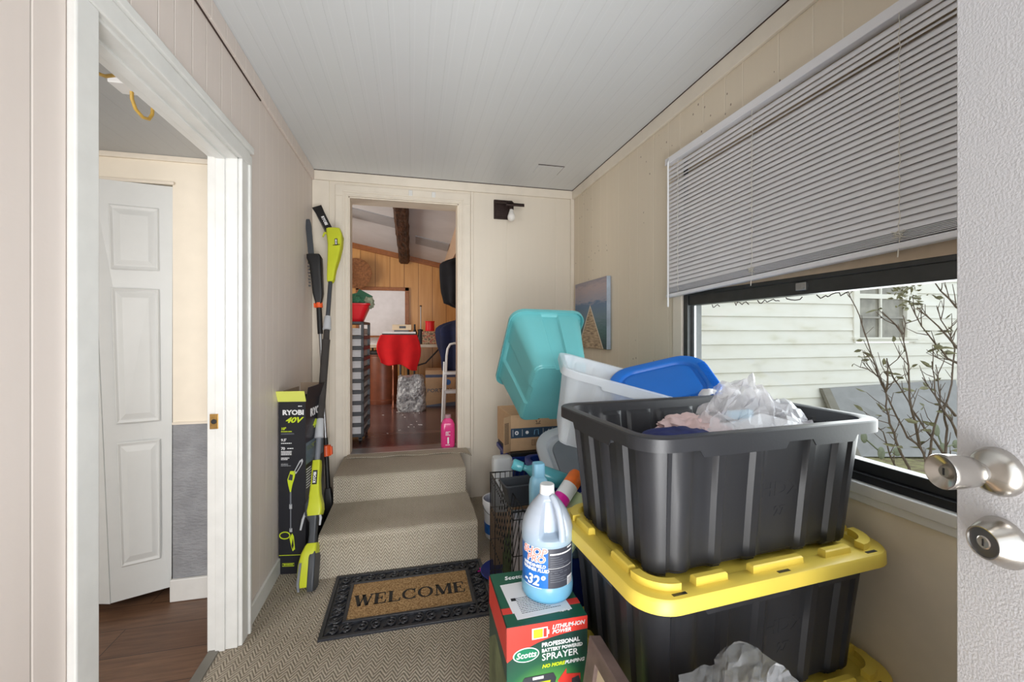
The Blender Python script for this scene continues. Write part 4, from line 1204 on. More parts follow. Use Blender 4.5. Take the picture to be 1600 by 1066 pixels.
# ================================================================= WIRE CRATE AND ITS LOAD
def crate():
    x0, x1, y0, y1, H = .365, .580, 1.52, 1.975, .615
    t_ = thing('wire_crate', 'black folding wire crate between the steps and the black totes', 'wire crate', (x0, y0, 0))
    w, d = x1 - x0, y1 - y0
    b = MB()
    for z in (.004, .15, .30, .45, H - .03, H):
        b.tube([(0, 0, z), (w, 0, z), (w, d, z), (0, d, z)], .0022 if z not in (H, .004) else .0042, 'black', 6, closed=True)
    b.build('rails', parent=t_, smooth=60)
    def wires(name, pts):
        b = MB()
        for p, q in pts: b.tube([p, q], .0020, 'black', 5)
        b.build(name, parent=t_, smooth=60)
    n = 18
    wires('wire_side', [((0, d * k / n, 0), (0, d * k / n, H)) for k in range(n + 1)])
    wires('wire_side', [((w, d * k / n, 0), (w, d * k / n, H)) for k in range(n + 1)])
    m_ = 9
    wires('wire_side', [((w * k / m_, 0, 0), (w * k / m_, 0, H - .0)) for k in range(m_ + 1)])
    wires('wire_side', [((w * k / m_, d, 0), (w * k / m_, d, H)) for k in range(m_ + 1)])
    # folded inner gate leaning inside
    b = MB()
    for k in range(10):
        u = k / 9
        b.tube([(.01, .04 + (d - .1) * u, .36 - .0 * u), (.055, .03 + (d - .1) * u, H - .02)], .0018, 'black', 5)
    b.tube([(.055, .03, H - .02), (.055, d - .07, H - .02)], .003, 'black', 6)
    b.build('folded_gate', parent=t_, smooth=60)
crate()
t_ = thing('pale_carton', 'pale carton standing inside the wire crate', 'box', (.40, 1.55, .008))
b = MB(); b.box((.02, 0, 0), (.165, .24, .50), mat('pale_carton', S(178, 176, 184), .7, var=.1, nscale=8)); b.build('carton_body', parent=t_, bevel=.003)
b = MB(); b.tube([(.006, .03, .25), (.006, .06, .33)], .008, 'pink_cloth', 8); b.build('pink_strap', parent=t_)
t_ = thing('rolled_rug', 'green and brown rolled cloth low in the wire crate', 'cloth', (.42, 1.86, .01))
b = MB(); lump(b, (.02, 0, .20), (.035, .05, .17), mat('mixed_green_cloth', S(110, 132, 84), .9, var=.5, nscale=18), 3.3, .25); b.build('cloth_body', parent=t_, smooth=60)
def grey_bin():
    t_ = thing('drawer_bin', 'charcoal plastic bin with barcode sticker resting in top of the wire crate', 'bin', (.472, 1.80, .525), (0, 0, .10))
    b = MB(); tote_mesh(b, 'dark_grey', .185, .12, .105, r=.02, taper=.22, rim=.006, skirt=.006, wall=.003, flute=None); b.build('body', parent=t_, smooth=40)
    b = MB(); T = TM((.04, -.0515, .055), (PI / 2 + .2, 0, 0)); b.box((-.02, -.018, 0), (.02, .018, .0006), 'white', T)
    for k in range(7): b.box((-.012 + k * .004, -.012, .0006), (-.0105 + k * .004, .010, .0009), 'black', T)
    b.build('sticker', parent=t_, label='white barcode sticker')
grey_bin()
t_ = thing('support_carton', 'small carton wedged under the charcoal bin in the wire crate', 'box', (.42, 1.83, .01))
b = MB(); b.box((.01, -.01, .0), (.14, .08, .51), 'card'); b.build('carton_body', parent=t_, bevel=.003)
# bottles between the jug and the grey lid
t_ = thing('pale_blue_bottle', 'pale blue bottle with square cap just behind the white-capped jug', 'bottle', (.458, 1.50, .512))
b = MB(); b.loft([[(p[0], p[1], z) for p in rrect(a, a * .72, a * .4, 6, 4, 6)] for a, z in ((.030, 0), (.032, .01), (.033, .20), (.030, .225), (.021, .238))], 'pale_blue'); b.build('bottle_body', parent=t_, smooth=40)
b = MB(); b.loft([[(p[0], p[1], z) for p in rrect(a, a, a * .5, 6, 4, 6)] for a, z in ((.021, .238), (.021, .283), (.019, .286))], mat('pale_blue_cap', S(140, 200, 230), .35)); b.build('cap', parent=t_, smooth=40)
b = MB(); bars(b, -.02, .13, TM((0, -.0242, .0), (PI / 2, 0, 0)), 5, 'navy', .006, .004, 5, .04); b.build('label_print', parent=t_)
t_ = thing('teal_bottle', 'translucent teal bottle lying behind the pale blue bottle', 'bottle', (.42, 1.66, .735))
d_ = (Vector((.70, 1.60, .64)) - Vector((.41, 1.66, .745))).normalized()
b = MB(); T = track(-d_)
b.lathe([(0, -.13), (.03, -.13), (.034, -.12), (.034, .02), (.024, .05), (.012, .07), (.012, .085), (.020, .09), (.022, .125), (.018, .132), (0, .133)], 'teal_clear', 24, Matrix.Translation((.10, -.02, -.03)) @ T); b.build('bottle_body', parent=t_, smooth=40)
def spray_can():
    A = Vector((.472, 1.43, .618)); B = Vector((.63, 1.53, .738))
    t_ = thing('spray_can', 'magenta, white and orange printed can lying tilted beside the jug', 'can', A)
    D = (B - A).normalized(); T = track(D)
    b = MB(); b.lathe([(0, 0), (.029, 0), (.031, .004), (.031, .10)], 'magenta', 32, T); b.lathe([(.031, .10), (.031, .155)], 'white_plastic', 32, T); b.lathe([(.031, .155), (.031, .20), (.026, .215), (0, .216)], 'orange_print', 32, T)
    b.build('can_body', parent=t_, smooth=40)
    b = MB()
    for k in range(5):
        for j in range(4):
            a = -2.4 + j * .33
            b.box((-.006, -.0014, 0), (.006, .0014, .0007), 'grey_print', T @ Matrix.Rotation(a, 4, 'Z') @ Matrix.Translation((.031, 0, 0.108 + k * .009)) @ Matrix.Rotation(PI / 2, 4, 'Y'))
    b.build('label_print', parent=t_)
spray_can()
t_ = thing('pale_green_book', 'pale green thin book lying under the printed can', 'book', (.56, 1.44, .60), (.2, -.75, .3))
b = MB(); b.box((-.10, -.08, 0), (.10, .08, .014), mat('pale_green_cover', S(196, 216, 170), .6)); b.build('cover', parent=t_, bevel=.002)
t_ = thing('slate_pouch', 'slate blue cloth pouch beneath the pale green book', 'pouch', (.60, 1.47, .56))
b = MB(); lump(b, (0, 0, -.02), (.11, .09, .075), mat('slate_cloth', S(92, 116, 140), .8, var=.15), 5.1, .2); b.build('cloth_body', parent=t_, smooth=60)

# bucket
t_ = thing('bucket', 'small white bucket with a blue band on floor beside the steps', 'bucket', (.535, 2.62, 0))
b = MB(); b.lathe([(0, 0), (.078, 0), (.080, .004), (.084, .055)], 'white_plastic', 40); b.lathe([(.0845, .03), (.0865, .031), (.0895, .092), (.0880, .093)], 'sky_print', 40)
b.lathe([(.084, .055), (.094, .20), (.100, .202), (.101, .236), (.097, .238), (.092, .235), (.080, .02), (0, .02)], 'white_plastic', 40); b.build('bucket_body', parent=t_, smooth=35)
b = MB(); b.tube([(.10 * math.cos(a), .10 * math.sin(a), .20 - .05 * math.sin(a - PI) * (1 if a > PI else 0)) for a in [PI + PI * k / 14 for k in range(15)]], .0025, 'alu_bright', 6); b.build('bail_handle', parent=t_)
t_ = thing('pink_scrap', 'small bright pink scrap on carpet beside the wire crate', 'scrap', (.325, 2.235, 0.002))
b = MB(); b.add([(0, 0, 0), (.04, .0, .004), (.05, .03, .008), (.012, .024, .002)], [(0, 1, 2, 3)], 'magenta'); b.build('scrap_sheet', parent=t_, solid=.002)
t_ = thing('blue_dish', 'dark blue shallow dish on carpet beside the wire crate', 'dish', (.285, 2.30, 0.0))
t_.location = (.30, 2.43, .001); t_.location = (.475, 2.20, .001)
b = MB(); b.lathe([(0, 0), (.09, 0), (.12, .018), (.116, .02), (.088, .006), (0, .006)], 'navy', 32); b.build('dish_body', parent=t_, smooth=40)

# ================================================================= CLUTTER IN THE FAR RIGHT CORNER
t_ = thing('white_jug', 'cloudy white jug standing behind the wire crate by the back wall', 'jug', (.50, 2.34, .281))
b = MB(); b.loft([[(p[0], p[1], z) for p in rrect(a, a * .8, a * .4, 8, 6, 6)] for a, z in ((.05, 0), (.056, .02), (.056, .16), (.056, .28), (.052, .295), (.040, .30))], 'milky'); b.build('bottle_body', parent=t_, smooth=40)
t_ = thing('carton', 'small brown carton on the carpet beneath the cloudy white jug', 'box', (.50, 2.33, 0))
b = MB(); b.box((-.06, -.06, 0), (.055, .07, .28), 'card'); b.build('carton_body', parent=t_, bevel=.003)
t_ = thing('blue_bin', 'translucent blue storage bin under the taped cardboard box', 'storage bin', (.80, 2.60, 0))
b = MB(); tote_mesh(b, 'navy', .50, .40, .55, r=.05, taper=.05, rim=.02, skirt=.02, flute=lambda s_, u: .006 * (abs(math.sin(u * 8)) > .5)); b.build('body', parent=t_, smooth=35)
b = MB(); b.box((-.235, -.19, .548), (.235, .18, .572), 'black'); b.build('lid', parent=t_, bevel=.004, label='flat black lid')
def taped_box():
    t_ = thing('cardboard_box', 'brown cardboard box with dark printed tape under the teal tote', 'box', (.575, 2.44, .574), (0, 0, .04))
    W, D, H = .42, .34, .215
    b = MB(); b.box((0, 0, 0), (W, D, H), 'card'); b.build('carton_body', parent=t_, bevel=.002)
    b = MB(); b.hexa([(0, 0, .0), (-.055, -.035, .0), (-.055, -.031, .0), (0, .004, .0), (0, 0, H), (-.055, -.035, H - .01), (-.055, -.031, H - .01), (0, .004, H)], 'card'); 
    for k in range(3):
        for j in range(14): b.box((.012 + k * .012, .05 + j * .009, .0), (.019 + k * .012, .056 + j * .009, .0005), 'ink', TM((-.055, -.0355, 0), (PI / 2, 0, .565)) )
    b.build('flap', parent=t_)
    b = MB(); b.box((-.001, -.0012, H * .36), (W + .001, 0, H * .63), 'tape'); 
    FT = TM((0, -.0014, 0), (PI / 2, 0, 0))
    b.cyl((.035, .108, 0), (.035, .108, .0006), .012, 'white', 16, T=FT); b.cyl((.035, .108, .0006), (.035, .108, .0009), .005, 'tape', 12, T=FT)
    b.cyl((.10, .108, 0), (.10, .108, .0006), .010, 'white', 16, T=FT)
    b.tube([(.145, .092, .0005), (.148, .12, .0005), (.17, .122, .0005), (.172, .092, .0005)], .0025, mat('light_blue_ink', S(130, 190, 230), .5), 5, FT)
    b.tube([(.215, .108, .0005), (.224, .1, .0005), (.24, .12, .0005)], .0022, 'white', 5, FT)
    for x in (.01, .068, .20, .26): b.box((x, .088, 0), (x + .004, .128, .0005), 'light_grey', FT)
    b.build('packing_tape', parent=t_)
    b = MB()
    for k in range(3):
        a = PI / 2 + k * 2 * PI / 3
        b.tube([(.17 + .012 * math.cos(a - .8 + j * .27), .175 + .012 * math.sin(a - .8 + j * .27), .0006) for j in range(6)], .0018, 'ink', 5, FT)
    b.box((.155, .155, 0), (.185, .159, .0005), 'ink', FT)
    for x0, x1, y0, y1 in ((.13, .20, .028, .030), (.13, .20, .060, .062), (.13, .132, .028, .062), (.198, .20, .028, .062)): b.box((x0, y0, 0), (x1, y1, .0005), 'ink', FT)
    for k in range(3): b.box((.14, .036 + k * .008, 0), (.185, .038 + k * .008, .0005), 'ink', FT)
    b.build('printed_marks', parent=t_)
taped_box()

def teal_tote():
    W, L, H = .414, .56, .342
    t_ = thing('teal_tote', 'large teal storage tote tipped on end against the back wall', 'storage tote')
    fl = lambda s_, u: .010 * sm(.38, .34, abs(u))
    b = MB(); tote_mesh(b, 'teal', W, L, H, r=.075, taper=.16, rim=.020, skirt=.022, flute=fl, wall=.004)
    b.build('body', parent=t_, smooth=35)
    N = Vector((-.002, .75, .662)).normalized()
    Yl = Vector((.031, -.662, .749)); Yl = (Yl - N * Yl.dot(N)).normalized()
    Xs = Yl.cross(N).normalized()
    t_.matrix_world = Matrix.Translation((.690, 2.02, .965)) @ Matrix((Xs, Yl, N)).transposed().to_4x4()
    return t_
teal_tote()
t_ = thing('grey_tub', 'slate grey tub tucked under the tipped teal tote on the cardboard box', 'tub', (.77, 2.53, .79))
b = MB(); tote_mesh(b, 'mid_grey', .30, .15, .11, r=.06, taper=.3, rim=.014, skirt=.01); b.build('body', parent=t_, smooth=35)
t_.rotation_euler = (0, 0, 0)

t_ = thing('blue_tote', 'deep blue storage tote under the tilted grey lid', 'storage tote', (.90, 2.00, 0), (0, 0, .05))
b = MB(); tote_mesh(b, 'navy', .62, .44, .62, r=.06, taper=.05, rim=.024, skirt=.03); b.build('body', parent=t_, smooth=35)
def grey_lid():
    t_ = thing('grey_tote_cover', 'grey plastic tote lid leaning at an angle above the blue tote', 'tote lid', (.88, 1.90, .78))
    b = MB(); lid_mesh(b, 'light_grey', .56, .42, r=.10, lip=.03, rimw=.05, recess=.02)
    b.loft([[(p[0], p[1], z) for p in rrect(.28 - i, .21 - i, .06, 20, 14, 8)] for i, z in ((.075, -.02), (.08, -.008), (.10, -.006))], 'mid_grey')
    b.build('lid_panel', parent=t_, smooth=35)
    return t_
gl_ = grey_lid(); gl_.location = (.885, 1.92, .70); gl_.rotation_euler = (math.radians(38), math.radians(-16), math.radians(-10))

def clear_tote():
    t_ = thing('clear_tote', 'big clear plastic tote, empty and tilted, behind the open black tote', 'storage tote', (.86, 1.60, .93))
    b = MB(); tote_mesh(b, 'clear_pp', .54, .44, .30, r=.07, taper=.14, rim=.024, skirt=.028, wall=.003, flute=lambda s_, u: .004 * (abs(math.sin(u * 6 + .6)) > .6), skirt_fn=lambda q: -.012 if (q[4] in (0, 2) and abs(q[5]) < .12) else 0)
    b.build('body', parent=t_, smooth=35)
    return t_
ct = clear_tote(); ct.location = (.785, 1.63, .815); ct.rotation_euler = (math.radians(6), math.radians(15), math.radians(-16))
def blue_lid():
    t_ = thing('blue_tote_cover', 'bright blue plastic tote lid lying tilted on the clear tote', 'tote lid', (1.06, 1.62, 1.16))
    b = MB(); lid_mesh(b, 'blue', .42, .34, r=.11, lip=.022, rimw=.045, recess=.012)
    b.loft([[(p[0], p[1], z) for p in rrect(.21 - i, .17 - i, .05, 20, 14, 8)] for i, z in ((.066, -.012), (.070, -.004), (.08, -.003))], 'blue')
    for k in range(26):
        a = .3 + k * .06
        b.box((.172, -.10 + k * .007, .0), (.202, -.0975 + k * .007, .003), 'blue')
    b.build('lid_panel', parent=t_, smooth=35)
    return t_
bl = blue_lid(); bl.location = (1.01, 1.56, 1.07); bl.rotation_euler = (math.radians(30), math.radians(-14), math.radians(-22))
t_ = thing('white_sheet', 'white plastic sheet lying behind the blue lid at the window', 'plastic sheet', (1.18, 1.50, 1.03))
b = MB(); b.grid(lambda u, v: Vector(((u - .5) * .2, (v - .5) * .22, .03 - .1 * (u - .5) ** 2 + crumple((u, v, 2), .02, 4))), 20, 20, 'white_cloth'); b.build('sheet', parent=t_, smooth=50, solid=.002)

# ================================================================= POLE SAWS AND THEIR BOX
def lime_saw():
    A = Vector((-.50, 2.27, .0)); B = Vector((-.515, 3.07, 1.90)); D = (B - A).normalized()
    t_ = thing('pole_saw', 'lime green cordless pole saw leaning against the back wall', 'pole saw', A)
    # local frame: z up the shaft, -y towards the camera
    Yv = Vector((0.10, 1, 0)); Yv = (Yv - D * Yv.dot(D)).normalized(); Xv = Yv.cross(D).normalized()
    t_.matrix_world = Matrix((( Xv.x, Yv.x, D.x, A.x), (Xv.y, Yv.y, D.y, A.y), (Xv.z, Yv.z, D.z, A.z), (0, 0, 0, 1)))
    def sec(cx, cy, hx, hy, z, r=.4): return [(cx + p[0], cy + p[1], z) for p in rrect(hx, hy, min(hx, hy) * r, 4, 4, 4)]
    b = MB()
    b.loft([sec(-.010, .0, .030, .036, .020), sec(-.010, 0, .036, .042, .035), sec(-.008, 0, .038, .044, .12), sec(.0, 0, .036, .042, .17), sec(.008, 0, .028, .036, .205), sec(.010, 0, .022, .03, .215)], 'lime')
    b.build('battery_housing', parent=t_, smooth=35)
    b = MB(); b.loft([sec(.022, .0, .014, .038, .0), sec(.022, 0, .016, .047, .02), sec(.022, 0, .0165, .047, .15), sec(.02, 0, .012, .036, .185)], 'dark_grey'); b.loft([sec(-.030, -.040, .005, .006, .004), sec(-.034, -.046, .006, .006, .04), sec(-.030, -.044, .006, .005, .13)], 'mid_grey'); b.build('battery', parent=t_, smooth=35)
    b = MB(); b.loft([sec(.008, 0, .019, .024, .205), sec(.008, 0, .016, .021, .26), sec(.006, 0, .018, .023, .315), sec(-.004, 0, .032, .030, .35), sec(-.006, 0, .034, .031, .40), sec(.0, 0, .026, .027, .44)], 'dark_grey'); b.build('rear_handle', parent=t_, smooth=35)
    b = MB(); b.tube([(.034, -.01, .36), (.042, -.012, .33), (.040, -.012, .295)], [.006, .007, .005], 'light_grey', 8); b.build('guard_lever', parent=t_, smooth=50)
    b = MB(); b.tube([(-.034, -.01, .37), (-.046, -.012, .33), (-.054, -.012, .28)], [.006, .007, .005], 'light_grey', 8); b.build('trigger', parent=t_, smooth=50)
    b = MB(); b.loft([sec(.008, 0, .036, .03, .345), sec(.010, 0, .040, .033, .37), sec(.010, 0, .036, .033, .40), sec(.004, 0, .027, .028, .45), sec(.002, 0, .021, .025, .52), sec(.001, 0, .021, .024, .60), sec(0, 0, .019, .022, .625)], 'lime')
    b.build('front_housing', parent=t_, smooth=35)
    b = MB(); T = TM((.002, -.0258, .535), (PI / 2, -PI / 2, 0)); b.box((-.036, -.012, 0), (.036, .012, .001), 'black', T); b.text('RYOBI', .019, 'white', T @ TM((0, 0, .0012)), 'CENTER', .0008, 0, 1.05); b.build('name_badge', parent=t_)
    b = MB(); b.cyl((0, 0, .62), (0, 0, .86), .0145, 'mid_grey', 20); b.build('lower_shaft', parent=t_, smooth=50)
    b = MB(); b.cyl((0, 0, 1.40), (0, 0, 1.80), .013, 'dark_grey', 20); b.build('upper_shaft', parent=t_, smooth=50)
    for z0, z1 in ((.745, .86), (1.405, 1.50)):
        b = MB(); b.lathe([(.016, z0), (.025, z0 + .004), (.022, z0 + (z1 - z0) * .6), (.019, z1 - .006), (.016, z1)], 'light_grey', 20); b.build('shaft_coupling', parent=t_, smooth=40)
    b = MB(); b.lathe([(.014, .85), (.019, .855), (.019, .91), (.021, .92), (.0225, 1.30), (.0235, 1.34), (.018, 1.345), (.017, 1.41)], 'foam', 20); b.build('foam_grip', parent=t_, smooth=40)
    b = MB(); b.loft([sec(0, 0, .016, .018, 1.745), sec(.002, 0, .021, .022, 1.76), sec(.004, 0, .026, .026, 1.84), sec(.012, 0, .036, .032, 1.93), sec(.016, 0, .044, .036, 2.02), sec(.010, 0, .050, .040, 2.10), sec(.0, 0, .046, .038, 2.145), sec(-.008, 0, .03, .03, 2.155)], 'lime')
    b.tube([(-.03, -.02, 2.11), (-.055, -.022, 2.115), (-.062, -.022, 2.085)], [.01, .008, .006], 'lime', 8)
    b.build('motor_head', parent=t_, smooth=35)
    b = MB(); T = TM((.030, -.0385, 2.03), (PI / 2, -PI / 2 - .1, 0)); b.box((-.026, -.009, 0), (.026, .009, .002), 'black', T); b.text('RYOBI', .014, 'white', T @ TM((0, 0, .0022)), 'CENTER', .0006); b.box((-.024, -.0225, -.002), (-.02, .0225, .0), 'black', T); b.build('head_badge', parent=t_)
    b = MB(); T = TM((-.012, 0, 2.11), (0, math.radians(-25), 0))
    b.prism([(-.024, 0), (.024, 0), (.026, .20), (.030, .265), (-.034, .27), (-.026, .20)], -.008, .008, 'black', T @ TM(rot=(PI / 2, 0, 0)))
    for k in range(22): b.prism([(-.026 - .000, .02 + k * .0105), (-.031, .024 + k * .0105), (-.026, .027 + k * .0105)], -.003, .003, 'dark_grey', T @ TM(rot=(PI / 2, 0, 0)))
    b.text('RYOBI', .026, 'white', T @ TM((0, -.0088, .13), (PI / 2, -PI / 2 + PI, 0)), 'CENTER', .0010, 0, 1.1)
    b.build('blade_scabbard', parent=t_)
lime_saw()
def black_saw():
    A = Vector((-.505, 2.90, .0)); B = Vector((-.630, 3.08, 1.95)); D = (B - A).normalized()
    t_ = thing('pole_saw', 'black and orange pole saw leaning in the corner behind the lime green one', 'pole saw', A)
    Yv = Vector((0, 1, 0)); Yv = (Yv - D * Yv.dot(D)).normalized(); Xv = Yv.cross(D).normalized()
    t_.matrix_world = Matrix(((Xv.x, Yv.x, D.x, A.x), (Xv.y, Yv.y, D.y, A.y), (Xv.z, Yv.z, D.z, A.z), (0, 0, 0, 1)))
    def sec(cx, cy, hx, hy, z, r=.4): return [(cx + p[0], cy + p[1], z) for p in rrect(hx, hy, min(hx, hy) * r, 4, 4, 4)]
    b = MB(); b.loft([sec(0, 0, .03, .03, .02), sec(0, 0, .035, .035, .05), sec(.0, 0, .03, .03, .2), sec(0, 0, .018, .02, .28)], 'black'); b.build('rear_handle', parent=t_, smooth=40)
    b = MB(); b.cyl((0, 0, .26), (0, 0, .60), .014, 'black', 18); b.build('lower_shaft', parent=t_, smooth=40)
    b = MB(); b.cyl((0, 0, .60), (0, 0, 1.30), .0105, 'alu_bright', 18); b.build('extension_shaft', parent=t_, smooth=40, label='bright aluminium extension shaft')
    b = MB(); b.lathe([(.014, .48), (.030, .485), (.030, .55), (.014, .555)], 'orange', 16); b.box((.02, -.012, .49), (.038, .012, .54), 'orange'); b.build('clamp', parent=t_, smooth=40, label='orange clamp collar'); b = MB(); b.lathe([(.012, 1.452), (.024, 1.456), (.024, 1.488), (.012, 1.492)], 'orange', 16); b.box((-.03, -.012, 1.458), (-.018, .012, 1.486), 'orange'); b.build('clamp', parent=t_, smooth=40, label='orange clamp collar')
    b = MB(); b.cyl((0, 0, 1.28), (0, 0, 1.47), .017, 'black', 18); b.loft([sec(0, 0, .018, .02, 1.48), sec(0, 0, .032, .03, 1.55), sec(-.002, 0, .035, .034, 1.66), sec(-.004, 0, .038, .036, 1.74), sec(-.012, 0, .046, .034, 1.79), sec(-.018, 0, .04, .03, 1.815)], 'black'); b.build('motor_head', parent=t_, smooth=40)
    b = MB(); 
    loops = []
    for k in range(13):
        u = k / 12; hw = .018 if k < 11 else .018 * (1 - ((k - 10) / 2.4) ** 2) ** .5
        loops.append([(-.03 - .012 * u - hw, -.005, 1.76 + .30 * u), (-.03 - .012 * u + hw, -.005, 1.76 + .30 * u), (-.03 - .012 * u + hw, .005, 1.76 + .30 * u), (-.03 - .012 * u - hw, .005, 1.76 + .30 * u)])
    b.loft(loops, 'dark_grey'); b.build('guide_bar', parent=t_, bevel=.001)
    b = MB()
    for k in range(8): b.box((-.058 + .002 * (k % 2), -.006, 1.60 + k * .022), (-.044, .006, 1.612 + k * .022), 'steel_dark')
    b.build('chain', parent=t_)
black_saw()
def saw_box():
    W, D, H = .138, .27, .915
    ang = math.radians(-9)
    t_ = thing('pole_saw_box', 'tall black and lime printed pole saw box, open at the top', 'box', (-.684, 2.462, 0), (0, 0, ang))
    b = MB(); w = .003
    b.box((0, 0, 0), (W, w, H), 'box_black'); b.box((0, D - w, 0), (W, D, H), 'box_black'); b.box((0, w, 0), (w, D - w, H), 'box_black'); b.box((W - w, w, 0), (W, D - w, H), 'box_black'); b.box((w, w, 0), (W - w, D - w, w), 'card_in')
    b.build('carton', parent=t_)
    b = MB(); b.box((-.003, 0, 0), (W + .003, .062, .003), 'lime_flap', TM((0, 0, H), (math.radians(112), 0, 0))); 
    FTf = TM((0, -.0005, 0), (PI / 2, 0, 0))
    Tf = TM((0, 0, H), (math.radians(112), 0, 0))
    # icons on the visible (outer) face of the flap
    for k in range(5): b.cyl((.036 + k * .017, .042, -.0006), (.036 + k * .017, .042, .0), .0055, 'grey_print', 12, T=Tf)
    b.build('front_flap', parent=t_, label='lime flap with icon row')
    b = MB(); b.box((0, -.0, 0), (D, .075, .003), 'box_black', TM((W, 0, H), (0, 0, PI / 2)) @ TM(rot=(math.radians(100), 0, 0)) ); b.build('side_flap', parent=t_)
    b = MB(); b.box((0, 0, 0), (W, .07, .003), 'card_in', TM((0, D, H), (math.radians(80), 0, 0))); b.box((0, 0, 0), (.003, .2, .05), 'card_in', TM((0, .05, H), (0, 0, 0))); b.build('back_flap', parent=t_, label='bare cardboard flap')
    FT = TM((0, -.0003, 0), (PI / 2, 0, 0))
    b = MB()
    def P(x, y, s_, z=.0004): pass
    b.text('RYOBI', .036, 'white', FT @ TM((.075, H - .060, .0004)), 'CENTER', .0014, 0, 1.08)
    b.text('40V', .040, 'lime_print', FT @ TM((.075, H - .100, .0004)), 'CENTER', .0014, .35, 1.25)
    b.text('10"', .019, 'lime_print', FT @ TM((.013, H - .145, .0004)), 'LEFT', .0008)
    bars(b, .013, H - .162, FT, 1, 'lime_print', .005, .003, 3, .085); bars(b, .013, H - .171, FT, 2, 'mid_grey', .0022, .002, 4, .10)
    b.text("9.5'", .019, 'white', FT @ TM((.013, H - .205, .0004)), 'LEFT', .0006); bars(b, .013, H - .224, FT, 1, 'white', .0045, .003, 5, .065)
    b.text('70', .020, 'white', FT @ TM((.013, H - .250, .0004)), 'LEFT', .0006); bars(b, .045, H - .252, FT, 1, 'white', .005, .003, 9, .04); bars(b, .013, H - .268, FT, 3, 'white', .005, .003, 6, .06)
    bars(b, .013, H - .302, FT, 2, 'white', .0045, .003, 7, .06); bars(b, .013, H - .332, FT, 3, 'light_grey', .0022, .003, 8, .055)
    bars(b, .10, H - .028, FT, 1, 'white', .005, .003, 8, .03)
    # printed picture of the saw
    def q(pts, m, z=.0004): b.prism(pts, z, z + .0003, m, FT)
    q([(.075, .535), (.108, .60), (.122, .61), (.126, .598), (.12, .58), (.09, .53)], 'light_grey'); q([(.085, .545), (.11, .59), (.118, .597), (.116, .58), (.092, .54)], 'box_black', .0007)
    q([(.045, .50), (.060, .545), (.088, .545), (.082, .51), (.070, .47), (.064, .435), (.058, .435), (.050, .47)], 'lime_print'); q([(.050, .50), (.058, .53), (.074, .525), (.07, .495)], 'dark_grey', .0007)
    q([(.058, .365), (.066, .365), (.066, .435), (.058, .435)], 'mid_grey'); q([(.055, .345), (.069, .345), (.069, .37), (.055, .37)], 'light_grey'); q([(.059, .235), (.065, .235), (.065, .345), (.059, .345)], 'mid_grey'); q([(.056, .222), (.070, .222), (.070, .242), (.056, .242)], 'light_grey')
    b.tube([(.050 + .026 * math.cos(a * PI / 9) - .018, .205 + .018 * math.sin(a * PI / 9), .0008) for a in range(18)], .003, 'lime_print', 6, FT, closed=True)
    q([(.056, .19), (.07, .215), (.078, .20), (.084, .13), (.072, .12), (.064, .15)], 'lime_print'); q([(.066, .15), (.074, .19), (.078, .15), (.072, .13)], 'box_black', .0007)
    b.box((.002, .098, .0002), (W - .002, .101, .0006), 'lime_print', FT)
    b.tube([(.02, .042, .0006), (.08, .042, .0006), (.08, .056, .0006), (.02, .056, .0006)], .0016, 'lime_print', 5, FT, closed=True); bars(b, .026, .047, FT, 1, 'lime_print', .005, .003, 2, .05)
    b.text('5', .038, 'lime_print', FT @ TM((.106, .062, .0004)), 'LEFT', .001)
    b.build('front_print', parent=t_)
    ST = TM((W + .0003, 0, 0), (PI / 2, 0, PI / 2))
    b = MB()
    b.text('RYOBI', .058, 'white', ST @ TM((.155, H - .075, .0004)), 'CENTER', .002, 0, 1.1); b.text('40V', .062, 'lime_print', ST @ TM((.155, H - .145, .0004)), 'CENTER', .002, .3, 1.15)
    b.box((.005, H - .34, .0001), (D - .02, H - .225, .0004), 'box_slate', ST)
    b.prism([(.10, H - .50), (.12, H - .36), (.145, H - .34), (.16, H - .38), (.15, H - .50), (.12, H - .60)], .0006, .0012, 'lime_print', ST)
    bars(b, .02, H - .25, ST, 3, 'lime_print', .005, .004, 12, .16); bars(b, .01, H - .37, ST, 8, 'white', .005, .009, 13, .09)
    b.build('side_print', parent=t_)
saw_box()

